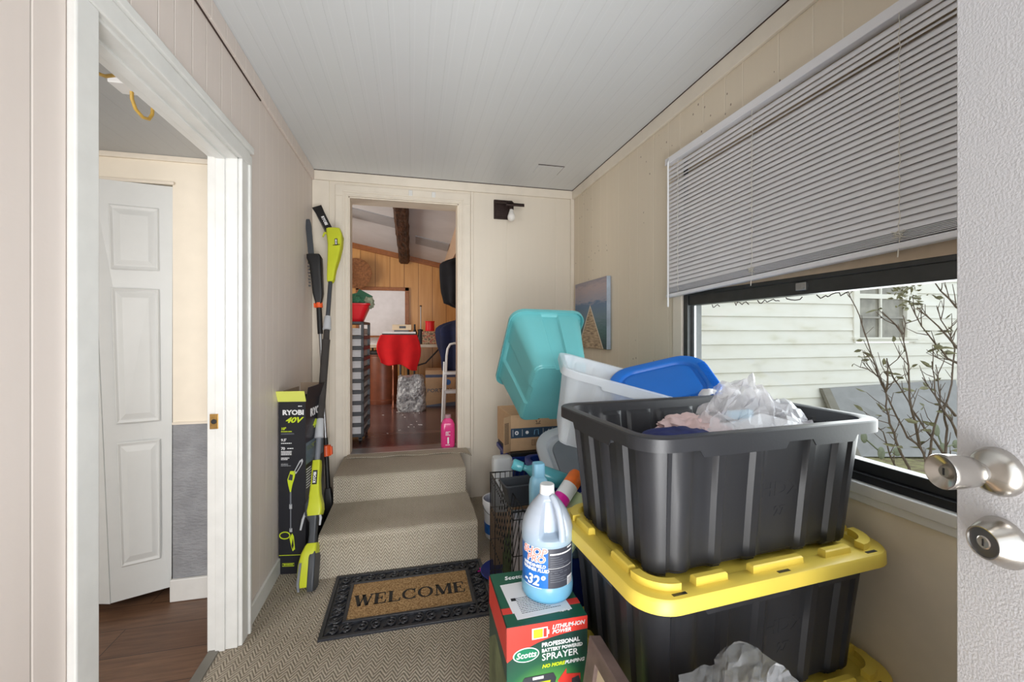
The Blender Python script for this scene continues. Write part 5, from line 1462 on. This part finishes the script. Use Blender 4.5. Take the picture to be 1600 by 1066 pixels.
# ================================================================= OUTSIDE THE WINDOW
def at(px, py, Y):
    """point of the place at distance Y along the porch that the photograph shows at (px, py)"""
    u = (px - 800) / 660; v = (520 - py) / 660
    d = Vector((math.sin(YAW) + u * math.cos(YAW), math.cos(YAW) - u * math.sin(YAW), v))
    return Vector((0, 0, EYE)) + d * (Y / d.y)
GZ = -.45
b = MB(); b.grid(lambda u, v: Vector((XR + .12 + 12 * u, -4 + 9.1 * v, GZ + .03 * noise.noise((u * 30, v * 30, 0)))), 60, 50, 'ground'); struct(b, 'ground', smooth=60)
def neighbour():
    b = MB()
    Y0 = 5.0; ex = .196; x0, x1 = 2.2, 12.0
    wx_0, wx_1, wz0, wz1 = 6.50, 7.66, 1.20, 2.35
    k = 0; z = GZ
    while z < 3.6:
        segs = [(x0, x1)]
        if z + ex > wz0 and z < wz1: segs = [(x0, wx_0), (wx_1, x1)]
        for a, c in segs:
            b.hexa([(a, Y0 - .022, z), (c, Y0 - .022, z), (c, Y0 + .05, z), (a, Y0 + .05, z), (a, Y0 - .002, z + ex + .004), (c, Y0 - .002, z + ex + .004), (c, Y0 + .05, z + ex + .004), (a, Y0 + .05, z + ex + .004)], 'siding')
        z += ex; k += 1
    o = struct(b, 'wall_outside')
    w = bpy.data.objects.new('window_2', None); COL.objects.link(w); w['kind'] = 'structure'; w.location = (wx_0, Y0, wz0)
    W, H = wx_1 - wx_0, wz1 - wz0
    b = MB()
    b.box((-.05, -.04, -.06), (W + .05, -.0, .0), 'siding'); b.box((-.07, -.06, -.02), (W + .07, -.0, .01), 'siding')
    b.box((-.05, -.035, 0), (.06, .04, H), 'siding'); b.box((W - .16, -.035, 0), (W + .05, .04, H), 'siding'); b.box((-.05, -.035, H - .06), (W + .05, .04, H + .05), 'siding')
    b.box((0, -.02, .60), (W, .02, .67), 'siding'); b.box((W * .42, -.018, 0), (W * .42 + .03, .01, H), 'siding'); b.box((0, -.018, .30), (W, .01, .325), mat('muntin', S(150, 146, 138), .6))
    b.build('window_frame', parent=w)
    b = MB(); b.box((0, .02, 0), (W, .03, H), 'far_glass'); b.build('glass_pane', parent=w)
neighbour()
t_ = thing('leaning_board', 'weathered grey board leaning on the white siding outside', 'board', (0, 0, 0))
A, B_, C, D = at(1297, 607, 4.93), at(1494, 594, 4.90), at(1510, 792, 4.2), at(1346, 748, 4.55)
for p, z in ((C, GZ + .02), (D, GZ + .02)): p.z = z
off = Vector((0, .05, .0))
b = MB(); b.hexa([D, C, C + off, D + off, A, B_, B_ + off, A + off], 'board')
E_ = [D - Vector((.16, 0, 0)), D, D + off, D - Vector((.16, 0, 0)) + off, A - Vector((.14, 0, 0)), A, A + off, A - Vector((.14, 0, 0)) + off]
b.build('panel', parent=t_); b = MB(); b.hexa(E_, mat('board_edge', S(122, 118, 108), .85, var=.1)); b.build('panel_edge', parent=t_)
b = MB(); b.box((-.9, -.6, 0), (.9, .6, .02), 'board')

def shrub():
    base = at(1450, 800, 2.7); base.z = GZ
    t_ = thing('shrub', 'nearly bare shrub with thin branches and few leaves outside window', 'shrub', base)
    random.seed(21)
    L = lambda p: p - base
    stems = [
        [(1324, 452, 2.75), (1337, 480, 2.75), (1347, 508, 2.75), (1362, 555, 2.7), (1373, 589, 2.7), (1382, 609, 2.7), (1401, 651, 2.7), (1418, 684, 2.68), (1437, 697, 2.66), (1447, 724, 2.65), (1455, 760, 2.65), (1465, 850, 2.65)],
        [(1347, 574, 2.72), (1360, 580, 2.71), (1373, 590, 2.7), (1384, 612, 2.7), (1384, 636, 2.7), (1390, 662, 2.7), (1400, 690, 2.7), (1420, 730, 2.7), (1440, 800, 2.7)],
        [(1411, 493, 2.5), (1413, 519, 2.5), (1416, 551, 2.5), (1420, 590, 2.5), (1421, 620, 2.52), (1430, 660, 2.6), (1437, 697, 2.66)],
        [(1378, 487, 2.6), (1400, 508, 2.6), (1411, 522, 2.55)],
        [(1420, 470, 2.45), (1440, 510, 2.45), (1462, 538, 2.45), (1480, 560, 2.45), (1493, 566, 2.45), (1520, 580, 2.45)],
        [(1433, 480, 2.4), (1455, 500, 2.4), (1475, 520, 2.4), (1492, 540, 2.4), (1520, 570, 2.4)],
        [(1451, 430, 2.35), (1470, 455, 2.35), (1494, 480, 2.35), (1530, 500, 2.35)],
        [(1465, 480, 2.5), (1470, 500, 2.5), (1485, 525, 2.5), (1492, 545, 2.5), (1487, 600, 2.5), (1475, 640, 2.55), (1480, 670, 2.6), (1478, 700, 2.6), (1472, 790, 2.6)],
        [(1385, 560, 2.6), (1396, 590, 2.6), (1412, 615, 2.6), (1425, 640, 2.6), (1445, 670, 2.62), (1473, 708, 2.62), (1490, 760, 2.62)],
        [(1462, 570, 2.5), (1466, 600, 2.5), (1468, 640, 2.55), (1455, 690, 2.6), (1450, 720, 2.64)],
        [(1456, 565, 2.5), (1460, 590, 2.5), (1462, 620, 2.5), (1480, 650, 2.5), (1492, 670, 2.5), (1500, 690, 2.5)],
        [(1441, 590, 2.55), (1455, 610, 2.55), (1475, 630, 2.55), (1493, 650, 2.55)],
        [(1367, 668, 2.9), (1380, 675, 2.9), (1390, 710, 2.9), (1405, 745, 2.9), (1420, 800, 2.9)],
        [(1386, 560, 2.62), (1387, 590, 2.62), (1384, 612, 2.68)],
    ]
    b = MB(); tips = []
    for s_ in stems:
        pts = [L(at(*p)) for p in s_]
        # refine with small kinks
        out = []
        for i in range(len(pts) - 1):
            out += [pts[i], (pts[i] + pts[i + 1]) / 2 + Vector([random.uniform(-.008, .008) for _ in range(3)])]
        out.append(pts[-1])
        K = len(out)
        b.tube(out, [.0035 + .009 * (i / K) ** 1.4 for i in range(K)], 'bark', 6)
        for i in range(1, K - 1):
            if random.random() < .8:
                d = (out[i - 1] - out[i]).normalized() + Vector([random.uniform(-.9, .9) for _ in range(3)]); d.z = abs(d.z) + .15; d.normalize()
                ln = random.uniform(.06, .22); p1 = out[i] + d * ln * .5; p2 = p1 + (d + Vector((random.uniform(-.3, .3), 0, .35))).normalized() * ln * .5
                b.tube([out[i], p1, p2], [.004, .003, .002], 'bark', 5); tips.append((p2, d))
                if random.random() < .5:
                    p3 = p1 + Vector((random.uniform(-.08, .08), random.uniform(-.05, .05), .07)); b.tube([p1, p3], [.0025, .0018], 'bark', 5); tips.append((p3, d))
    b.build('branches', parent=t_, smooth=60)
    b = MB()
    def leaf(p, d, ln, w):
        T = Matrix.Translation(p) @ track(d) @ Matrix.Rotation(random.uniform(0, 6.28), 4, 'Z')
        vs = [(0, 0, 0), (w, .004, ln * .35), (w * .75, .002, ln * .7), (0, -.004, ln), (-w * .75, .002, ln * .7), (-w, .004, ln * .35), (0, -.006, ln * .5)]
        b.add(vs, [(0, 1, 6), (1, 2, 6), (2, 3, 6), (3, 4, 6), (4, 5, 6), (5, 0, 6)], 'leaf', T)
    for p, d in tips:
        if random.random() < .42:
            for _ in range(random.choice((1, 1, 2))): leaf(p, Vector((random.uniform(-1, 1), random.uniform(-1, 1), random.uniform(-.3, .6))), random.uniform(.05, .10), random.uniform(.010, .02))
    for _ in range(70):
        c = at(random.gauss(1418, 13), random.gauss(462, 12), 2.5 + random.gauss(0, .06)); c = L(c)
        leaf(c, Vector((random.uniform(-1, 1), random.uniform(-1, 1), random.uniform(-.6, .4))), random.uniform(.03, .06), random.uniform(.006, .012))
    b.build('leaves', parent=t_)
shrub()
def pads():
    base = at(1400, 750, 3.5); base.z = GZ
    t_ = thing('cactus', 'low prickly pear with rounded grey green pads outside by the leaning board', 'cactus', base)
    b = MB(); prev = None
    for px, py, rx, rz, rot, Y in ((1350, 684, .045, .062, -.3, 3.55), (1377, 708, .052, .07, -.2, 3.5), (1402, 706, .07, .05, .2, 3.5), (1463, 672, .05, .075, -.35, 3.5), (1473, 700, .05, .06, -.3, 3.5), (1493, 694, .05, .05, .1, 3.5), (1420, 745, .06, .08, .1, 3.5)):
        c = at(px, py, Y) - base
        T = Matrix.Translation(c) @ Matrix.Rotation(rot, 4, 'Y')
        b.lathe([(0, -1), (.5, -.87), (.87, -.5), (1, 0), (.87, .5), (.5, .87), (0, 1)], 'cactus', 16, T @ Matrix.Diagonal((rx, .012, rz, 1)))
        if prev is not None and (c - prev).length < .6: b.tube([prev, c], .008, 'cactus', 6)
        prev = c
    b.tube([prev, (0, 0, 0)], .012, 'cactus', 6)
    b.build('pads', parent=t_, smooth=60)
pads()
# tufts of grass at the foot of the board: one mass nobody could count
b = MB(); random.seed(9)
for _ in range(1500):
    x = random.uniform(3.2, 5.2); y = random.uniform(1.6, 4.2); h = random.uniform(.03, .11); w = .004
    dx, dy = random.uniform(-.05, .05), random.uniform(-.05, .05)
    b.add([(x - w, y, GZ), (x + w, y, GZ), (x + dx, y + dy, GZ + h)], [(0, 1, 2)], 'leaf')
tag(b.build('grass'), 'thin green grass tufts on the ground outside the window', 'grass', kind='stuff')

# ================================================================= THE FAR ROOM
FZ = .385
def drawer_tower():
    t_ = thing('drawer_tower', 'tall grey rolling tower of clear drawers just inside far doorway', 'drawer cart', (-.71, 3.62, FZ), (0, 0, -.04))
    W, D, H = .335, .385, .985; n = 10
    b = MB()
    for x in (0, W - .022):
        for y in (0, D - .022): b.box((x, y, .05), (x + .022, y + .022, H), 'dark_grey')
    b.box((0, 0, H - .02), (W, D, H), 'dark_grey'); b.box((0, 0, .05), (W, D, .075), 'dark_grey')
    st = (H - .10) / n
    for k in range(1, n): b.box((0, .0, .06 + st * k - .016), (W, D, .06 + st * k + .016), 'dark_grey')
    b.build('frame', parent=t_, bevel=.002)
    for k in range(n):
        b = MB(); z = .075 + st * k
        b.box((.02, -.012, z + .004), (W - .02, D - .02, z + st - .03), 'light_grey'); b.box((.018, -.020, z + st - .040), (W - .018, -.010, z + st - .028), 'light_grey')
        b.build('drawer', parent=t_, bevel=.002)
    for x in (.03, W - .03):
        for y in (.03, D - .03):
            b = MB(); b.cyl((x - .010, y, .022), (x + .010, y, .022), .022, 'black', 18); b.box((x - .014, y - .012, .02), (x + .014, y + .012, .05), 'dark_grey'); b.build('caster', parent=t_, smooth=40)
drawer_tower()
t_ = thing('red_tub', 'red plastic tub on top of the grey drawer tower', 'tub', (-.500, 3.80, FZ + .986))
b = MB(); b.loft([[(p[0], p[1], z) for p in rrect(a, a * .8, .04, 8, 6, 6)] for a, z in ((.10, 0), (.155, .14), (.165, .142), (.165, .152), (.150, .152), (.096, .008))], 'red_plastic'); b.build('tub_body', parent=t_, smooth=35)
for i, (dx, lab, m, rr, seed) in enumerate(((-.02, 'green cloth heaped in the red tub on the drawer tower', 'green_cloth', (.13, .09, .06), 1.1), (.08, 'dark green box leaning out of the red tub', mat('dark_green_card', S(40, 100, 72), .7, var=.2), None, 2.2), (.13, 'pale grey green folded cloth at the edge of the red tub', mat('grey_green_cloth', S(150, 160, 138), .9, var=.2), (.05, .05, .05), 3.1))):
    t_ = thing('cloth' if i != 1 else 'green_box', lab, 'cloth' if i != 1 else 'box', (-.490 + dx, 3.80, FZ + 1.155))
    b = MB()
    if rr: lump(b, (0, 0, 0), rr, m, seed, .35); b.build('folds', parent=t_, smooth=60)
    else: b.box((-.06, -.03, -.04), (.06, .03, .07), m, TM((0, 0, .02), (0, .5, 0))); b.build('box_body', parent=t_, bevel=.002)
t_ = thing('paper_bag', 'pale paper bag behind the red tub near the door frame', 'bag', (-.72, 4.06, FZ + .9865))
b = MB(); b.box((-.02, -.05, 0), (.14, .05, .30), mat('pale_paper', S(214, 206, 196), .8)); b.build('bag_body', parent=t_, bevel=.004)
t_ = thing('wicker_hat', 'brown hat hanging above the red tub on panelled wall', 'hat', at(557, 428, 6.2))
b = MB(); b.lathe([(0, 0), (.10, .01), (.13, .05), (.20, .06), (.21, .07), (.13, .07), (.09, .03), (0, .02)], mat('brown_straw', S(132, 88, 56), .9, var=.4, nscale=40), 24, TM((0, 0, 0), (PI / 2, 0, 0))); b.build('hat_body', parent=t_, smooth=50)

# window with white roller blind in the far wall
w3 = bpy.data.objects.new('window_3', None); COL.objects.link(w3); w3['kind'] = 'structure'; w3.location = (-.72, 6.3, 1.24)
b = MB(); W, H = .63, .64
b.box((-.04, -.03, -.04), (0, 0, H + .05), 'wood_trim'); b.box((W, -.03, -.04), (W + .055, 0, H + .05), 'wood_trim'); b.box((-.04, -.03, H), (W + .055, 0, H + .05), 'wood_trim'); b.box((-.04, -.04, -.05), (W + .055, 0, 0), 'wood_trim')
b.build('window_frame', parent=w3, bevel=.003)
b = MB(); b.box((0, -.012, 0), (W, -.004, H), mat('white_roller_blind', S(232, 232, 238), .7, var=.05, nscale=14)); b.build('roller_blind', parent=w3)

def folding_table():
    t_ = thing('folding_table', 'folding table with pale top and black legs along far wall', 'table', (-.62, 5.55, FZ))
    b = MB(); b.box((0, 0, .705), (1.25, .62, .745), mat('pale_table_top', S(206, 196, 178), .5)); b.build('tabletop', parent=t_, bevel=.006)
    for x in (.10, .58, 1.10):
        for y in (.06, .56):
            b = MB(); b.cyl((x, y, 0), (x, y, .705), .014, 'black', 12); b.build('leg', parent=t_, smooth=40)
    b = MB(); b.tube([(.62, .06, .45), (.80, .06, .50), (.98, .06, .69)], .010, 'black', 8); b.build('brace', parent=t_)
folding_table()
def cloth_stand():
    t_ = thing('side_stand', 'small stand draped with red cloth in front of the folding table', 'stand', (-.11, 5.25, FZ))
    b = MB(); b.box((-.215, -.15, .885), (.16, .15, .905), 'white_plastic'); b.box((-.22, -.155, .868), (.165, .155, .885), 'black'); b.build('tabletop', parent=t_)
    for x, m in ((-.10, 'copper'), (.145, 'dark_grey')):
        b = MB()
        b.lathe([(.016, .0), (.02, .02), (.012, .05), (.011, .14), (.017, .16), (.011, .18), (.011, .44), (.016, .46), (.011, .48), (.011, .868)], m, 12, TM((x, -.08, 0))); b.build('leg', parent=t_, smooth=40)
    b = MB(); b.lathe([(.013, 0), (.011, .868)], 'dark_grey', 12, TM((-.02, .10, 0))); b.build('leg', parent=t_, smooth=40)
cloth_stand()
t_ = thing('red_tablecloth', 'bright red cloth draped over the small stand in the far room', 'cloth', (-.11, 5.25, FZ))
def rc(u, v):
    x = -.235 + .41 * u; fl = v
    wv = .012 * math.sin(u * 14) * (.3 + v)
    widen = 1 + .22 * math.sin(PI * min(1, v * 1.1)) * (1 if True else 0)
    xx = -.03 + (x + .03) * widen
    low = .52 + .09 * abs(u - .35) * (1 if u < .35 else -1.0) - .02 * math.sin(u * 9)
    z = .868 + (low - .868) * v
    return Vector((xx, -.162 - .015 * v + wv, z))
b = MB(); b.grid(rc, 36, 20, 'red_cloth'); b.grid(lambda u, v: Vector((-.235 + .41 * u, -.162 + .32 * v, .868 + .0 * u)), 2, 2, 'red_cloth'); b.build('cloth_body', parent=t_, smooth=60, solid=.004)
t_ = thing('kitchen_scale', 'cream box with small dark display on the red draped stand', 'box', (-.12, 5.24, FZ + .906))
b = MB(); b.box((-.10, -.06, .02), (.12, .06, .085), mat('cream_plastic', S(226, 206, 176), .5)); b.box((-.08, -.05, 0), (.09, .05, .02), 'mid_grey'); b.build('body', parent=t_, bevel=.003)
b = MB(); b.box((-.02, -.062, .040), (.055, -.0595, .068), 'dark_grey'); b.build('display', parent=t_)
t_ = thing('barrel', 'brown vinyl covered drum standing under the folding table', 'barrel', (-.36, 5.66, FZ))
b = MB(); b.lathe([(0, 0), (.19, 0), (.195, .02), (.195, .05), (.185, .06), (.19, .30), (.185, .60), (.195, .61), (.195, .64), (0, .64)], 'hammered', 36); b.build('drum_body', parent=t_, smooth=40)
b = MB(); b.lathe([(.196, .62), (.20, .625), (.20, .66), (.18, .665), (0, .665)], 'black', 36); b.build('lid', parent=t_, smooth=40)
t_ = thing('wrapped_bundle', 'silver plastic wrapped bundle on the floor under the red cloth', 'bundle', (.0, 5.02, FZ))
b = MB(); loops = []
for k in range(22):
    v = k / 21; z = .40 * v
    hw = .155 * (1 - .10 * v ** 3) * (1 if 0 < k < 21 else .9)
    lp = []
    for q in rrect(hw, .12, .05, 14, 10, 5):
        n_ = noise.noise((q[0] * 14, q[1] * 14, z * 14)) * .018 + abs(noise.noise((q[0] * 34, q[1] * 34, z * 34))) * .012
        lp.append((q[0] + q[2] * n_, q[1] + q[3] * n_, z + .05 * v * noise.noise((q[0] * 9, q[1] * 9, 3))))
    loops.append(lp)
b.loft(loops, 'silver')
b.build('wrap', parent=t_, smooth=50)
t_ = thing('cardboard_box', 'brown cardboard box marked with blue bands in the far room', 'box', (.165, 5.22, FZ), (0, 0, -.05))
b = MB(); b.box((0, 0, 0), (.36, .32, .44), 'card'); b.build('carton_body', parent=t_, bevel=.003)
FT = TM((0, -.0006, 0), (PI / 2, 0, 0)); b = MB(); b.box((0, .35, 0), (.36, .385, .0006), mat('slate_blue_print', S(76, 88, 122), .6), FT); b.prism([(0, 0), (.36, 0), (.36, .05), (.20, .035), (0, .012)], 0, .0006, mat('grey_blue_print', S(108, 122, 146), .6), FT)
b.cyl((.27, .29, 0), (.27, .29, .0006), .035, 'sky_print', 20, T=FT); b.text('PORT.AU', .062, 'grey_print', FT @ TM((.02, .19, .0006)), 'LEFT', .001, 0, 1.15)
b.build('printed_marks', parent=t_)
t_ = thing('candle', 'red jar candle glowing bright on the patterned tin', 'candle', (at(672, 520, 5.62).x, 5.68, FZ + .745 + .172))
b = MB(); b.lathe([(0, 0), (.055, 0), (.06, .02), (.058, .11), (.065, .13), (.055, .13), (.05, .06), (0, .06)], 'red_plastic', 24); b.build('jar', parent=t_, smooth=40)
t_ = thing('patterned_tin', 'brown patterned tin box on the folding table below the candle', 'tin', (at(672, 520, 5.62).x, 5.68, FZ + .7455))
b = MB(); b.box((-.10, -.06, 0), (.10, .06, .17), 'pattern'); b.build('tin_body', parent=t_, bevel=.006)
t_ = thing('black_kettle', 'black pitcher on the folding table beside the patterned tin', 'pitcher', (at(657, 520, 5.62).x - .0, 5.70, FZ + .7455))
b = MB(); b.lathe([(0, 0), (.045, 0), (.05, .06), (.035, .12), (.03, .16), (.036, .19), (0, .20)], 'black', 20); b.tube([(.03, 0, .17), (.07, 0, .15), (.07, 0, .07), (.045, 0, .04)], .007, 'black', 8); b.build('pitcher_body', parent=t_, smooth=50)
t_ = thing('black_bottle', 'slim black bottle on the table by the red cloth', 'bottle', (at(648, 520, 5.62).x, 5.68, FZ + .7455))
b = MB(); b.lathe([(0, 0), (.03, 0), (.03, .15), (.012, .2), (.012, .26), (0, .26)], 'black', 16); b.build('bottle_body', parent=t_, smooth=50)
t_ = thing('metal_pole', 'thin pole with a bright shaft standing upright on the table by the candle', 'pole', (at(657.5, 520, 6.1).x, 6.12, FZ + .7455))
b = MB(); b.cyl((0, 0, 0), (0, 0, .52), .010, 'alu_bright', 10); b.cyl((0, 0, .52), (0, 0, .535), .016, 'black', 10); b.build('shaft', parent=t_)
t_ = thing('papers', 'white papers heaped on the folding table behind the drawer tower', 'papers', (-.48, 5.66, FZ + .7455))
b = MB()
for k in range(5): b.box((-.12 + k * .01, -.08, k * .018), (.13 - k * .012, .08, k * .018 + .014), 'white', TM((0, 0, 0), (0, 0, k * .14)))
b.build('paper_pile', parent=t_)
# coats hanging on the right
def coat(name, lab, top, m, dims, seed, drop):
    t_ = thing(name, lab, 'coat', top)
    b = MB()
    def fn(u, v):
        a = 2 * PI * u; z = -drop * v
        prof = math.sin(min(1, v * 5) * PI / 2) * (1 - .25 * v) * (1 if v < .93 else max(.05, (1 - v) / .07))
        f = 1 + .25 * noise.noise((math.cos(a) * 2 + seed, math.sin(a) * 2, v * 1.5)) + .12 * math.sin(a * 6 + seed)
        return Vector((dims[0] * prof * f * math.cos(a), dims[1] * prof * f * math.sin(a), z + .03 * noise.noise((a, v * 4, seed))))
    b.grid(fn, 48, 24, m); b.build('cloth_body', parent=t_, smooth=60)
    return t_
coat('black_coat', 'black coat hanging above the navy jacket in the far room', at(716, 402, 4.6), 'black_cloth', (.19, .13), 1.0, .55)
coat('navy_coat', 'navy blue jacket hanging below the black coat in the far room', at(713, 500, 4.6), 'navy_coat', (.20, .15), 4.0, .58)
t_ = thing('coat_rack', 'black wall hook rail carrying the coats in the far room', 'coat rack', (.62, 4.60, 2.1))
b = MB(); b.box((-.14, -.02, 0), (.24, .02, .03), 'black'); b.tube([(-.08, 0, 0), (-.1, -.0, -.05)], .006, 'black', 6); b.build('rail', parent=t_)
def ladder():
    t_ = thing('step_ladder', 'white folding step stool just inside the far doorway', 'step ladder', (.345, 4.35, FZ))
    b = MB(); b.tube([(-.02, .02, 0), (.005, .0, .66), (.015, 0, .73), (.04, 0, .775), (.08, 0, .785), (.22, 0, .785), (.26, 0, .775), (.29, 0, .73), (.30, 0, .66), (.32, .02, 0)], .012, 'white_plastic', 10); b.build('front_rail', parent=t_, smooth=60)
    b = MB(); b.tube([(-.045, -.08, 0), (-.02, -.03, .60)], .012, 'white_plastic', 10); b.tube([(.345, -.08, 0), (.32, -.03, .60)], .012, 'white_plastic', 10); b.build('rear_rail', parent=t_, smooth=60)
    for z in (.28, .47):
        b = MB(); b.box((-.02, -.06, z), (.32, .05, z + .03), 'white_plastic'); b.build('step', parent=t_, bevel=.005)
ladder()
def pink_bottle():
    t_ = thing('pink_bottle', 'bottle of bright pink liquid standing on the far threshold', 'bottle', (.278, 3.345, BZ0 + .002))
    b = MB(); b.loft([[(p[0], p[1], z) for p in rrect(a, a * .7, a * .45, 6, 4, 8)] for a, z in ((.050, 0), (.054, .008), (.054, .14), (.052, .175), (.040, .205), (.022, .222), (.020, .235))], 'pink_liquid'); b.build('bottle_body', parent=t_, smooth=40)
    b = MB(); b.lathe([(.022, .225), (.024, .228), (.024, .25), (0, .25)], mat('dull_clear_cap', S(190, 150, 160), .3), 20); b.build('cap', parent=t_, smooth=40)
    b = MB(); FT = TM((0, -.0385, 0), (PI / 2, 0, 0)); b.box((-.018, .120, 0), (.018, .124, .0006), 'white', FT); bars(b, -.02, .112, FT, 3, 'white', .005, .004, 31, .042); b.box((-.006, .03, 0), (.006, .08, .0006), 'white', FT); bars(b, -.02, .018, FT, 1, 'white', .005, .004, 33, .042); b.build('label_print', parent=t_)
pink_bottle()
t_ = thing('ceiling_fan', 'dark ceiling fan under the sloping ceiling of the far room', 'ceiling fan', (-1.35, 4.9, fc(-1.35, 4.9)))
b = MB(); b.cyl((0, 0, 0), (0, 0, -.30), .02, 'black', 12); b.lathe([(0, -.28), (.10, -.29), (.11, -.36), (0, -.40)], 'black', 24); b.build('motor', parent=t_, smooth=40)
for k in range(4):
    b = MB(); T = Matrix.Rotation(k * PI / 2 + .12, 4, 'Z'); b.prism([(.09, -.035), (.55, -.065), (.62, -.05), (.63, .05), (.55, .065), (.09, .035)], -.335, -.325, 'black', T); b.build('fan_blade', parent=t_)
t_ = thing('floor_debris', 'small white scraps scattered on the dark far floor', 'scraps', (-.1, 4.5, FZ))
b = MB(); random.seed(6)
for _ in range(14):
    x, y = random.uniform(-.25, .3), random.uniform(-.6, .5); b.box((-.012, -.004, .0005), (.012, .004, .003), 'white', TM((x, y, 0), (0, 0, random.uniform(0, 3))))
o = b.build('scraps', parent=t_); t_['kind'] = 'stuff'

# single-piece things: the mesh itself is the thing
bpy.context.view_layer.update()
for e in [o for o in COL.objects if o.type == 'EMPTY' and o.get('category') and o.parent is None]:
    kids_ = list(e.children)
    if len(kids_) != 1 or kids_[0].children: continue
    k_ = kids_[0]; mw = e.matrix_world @ k_.matrix_basis
    k_.parent = None; k_.matrix_world = mw
    for key in ('label', 'category', 'group', 'kind'):
        if key in e: k_[key] = e[key]
    nm = e.name.split('.')[0]
    bpy.data.objects.remove(e); k_.name = nm
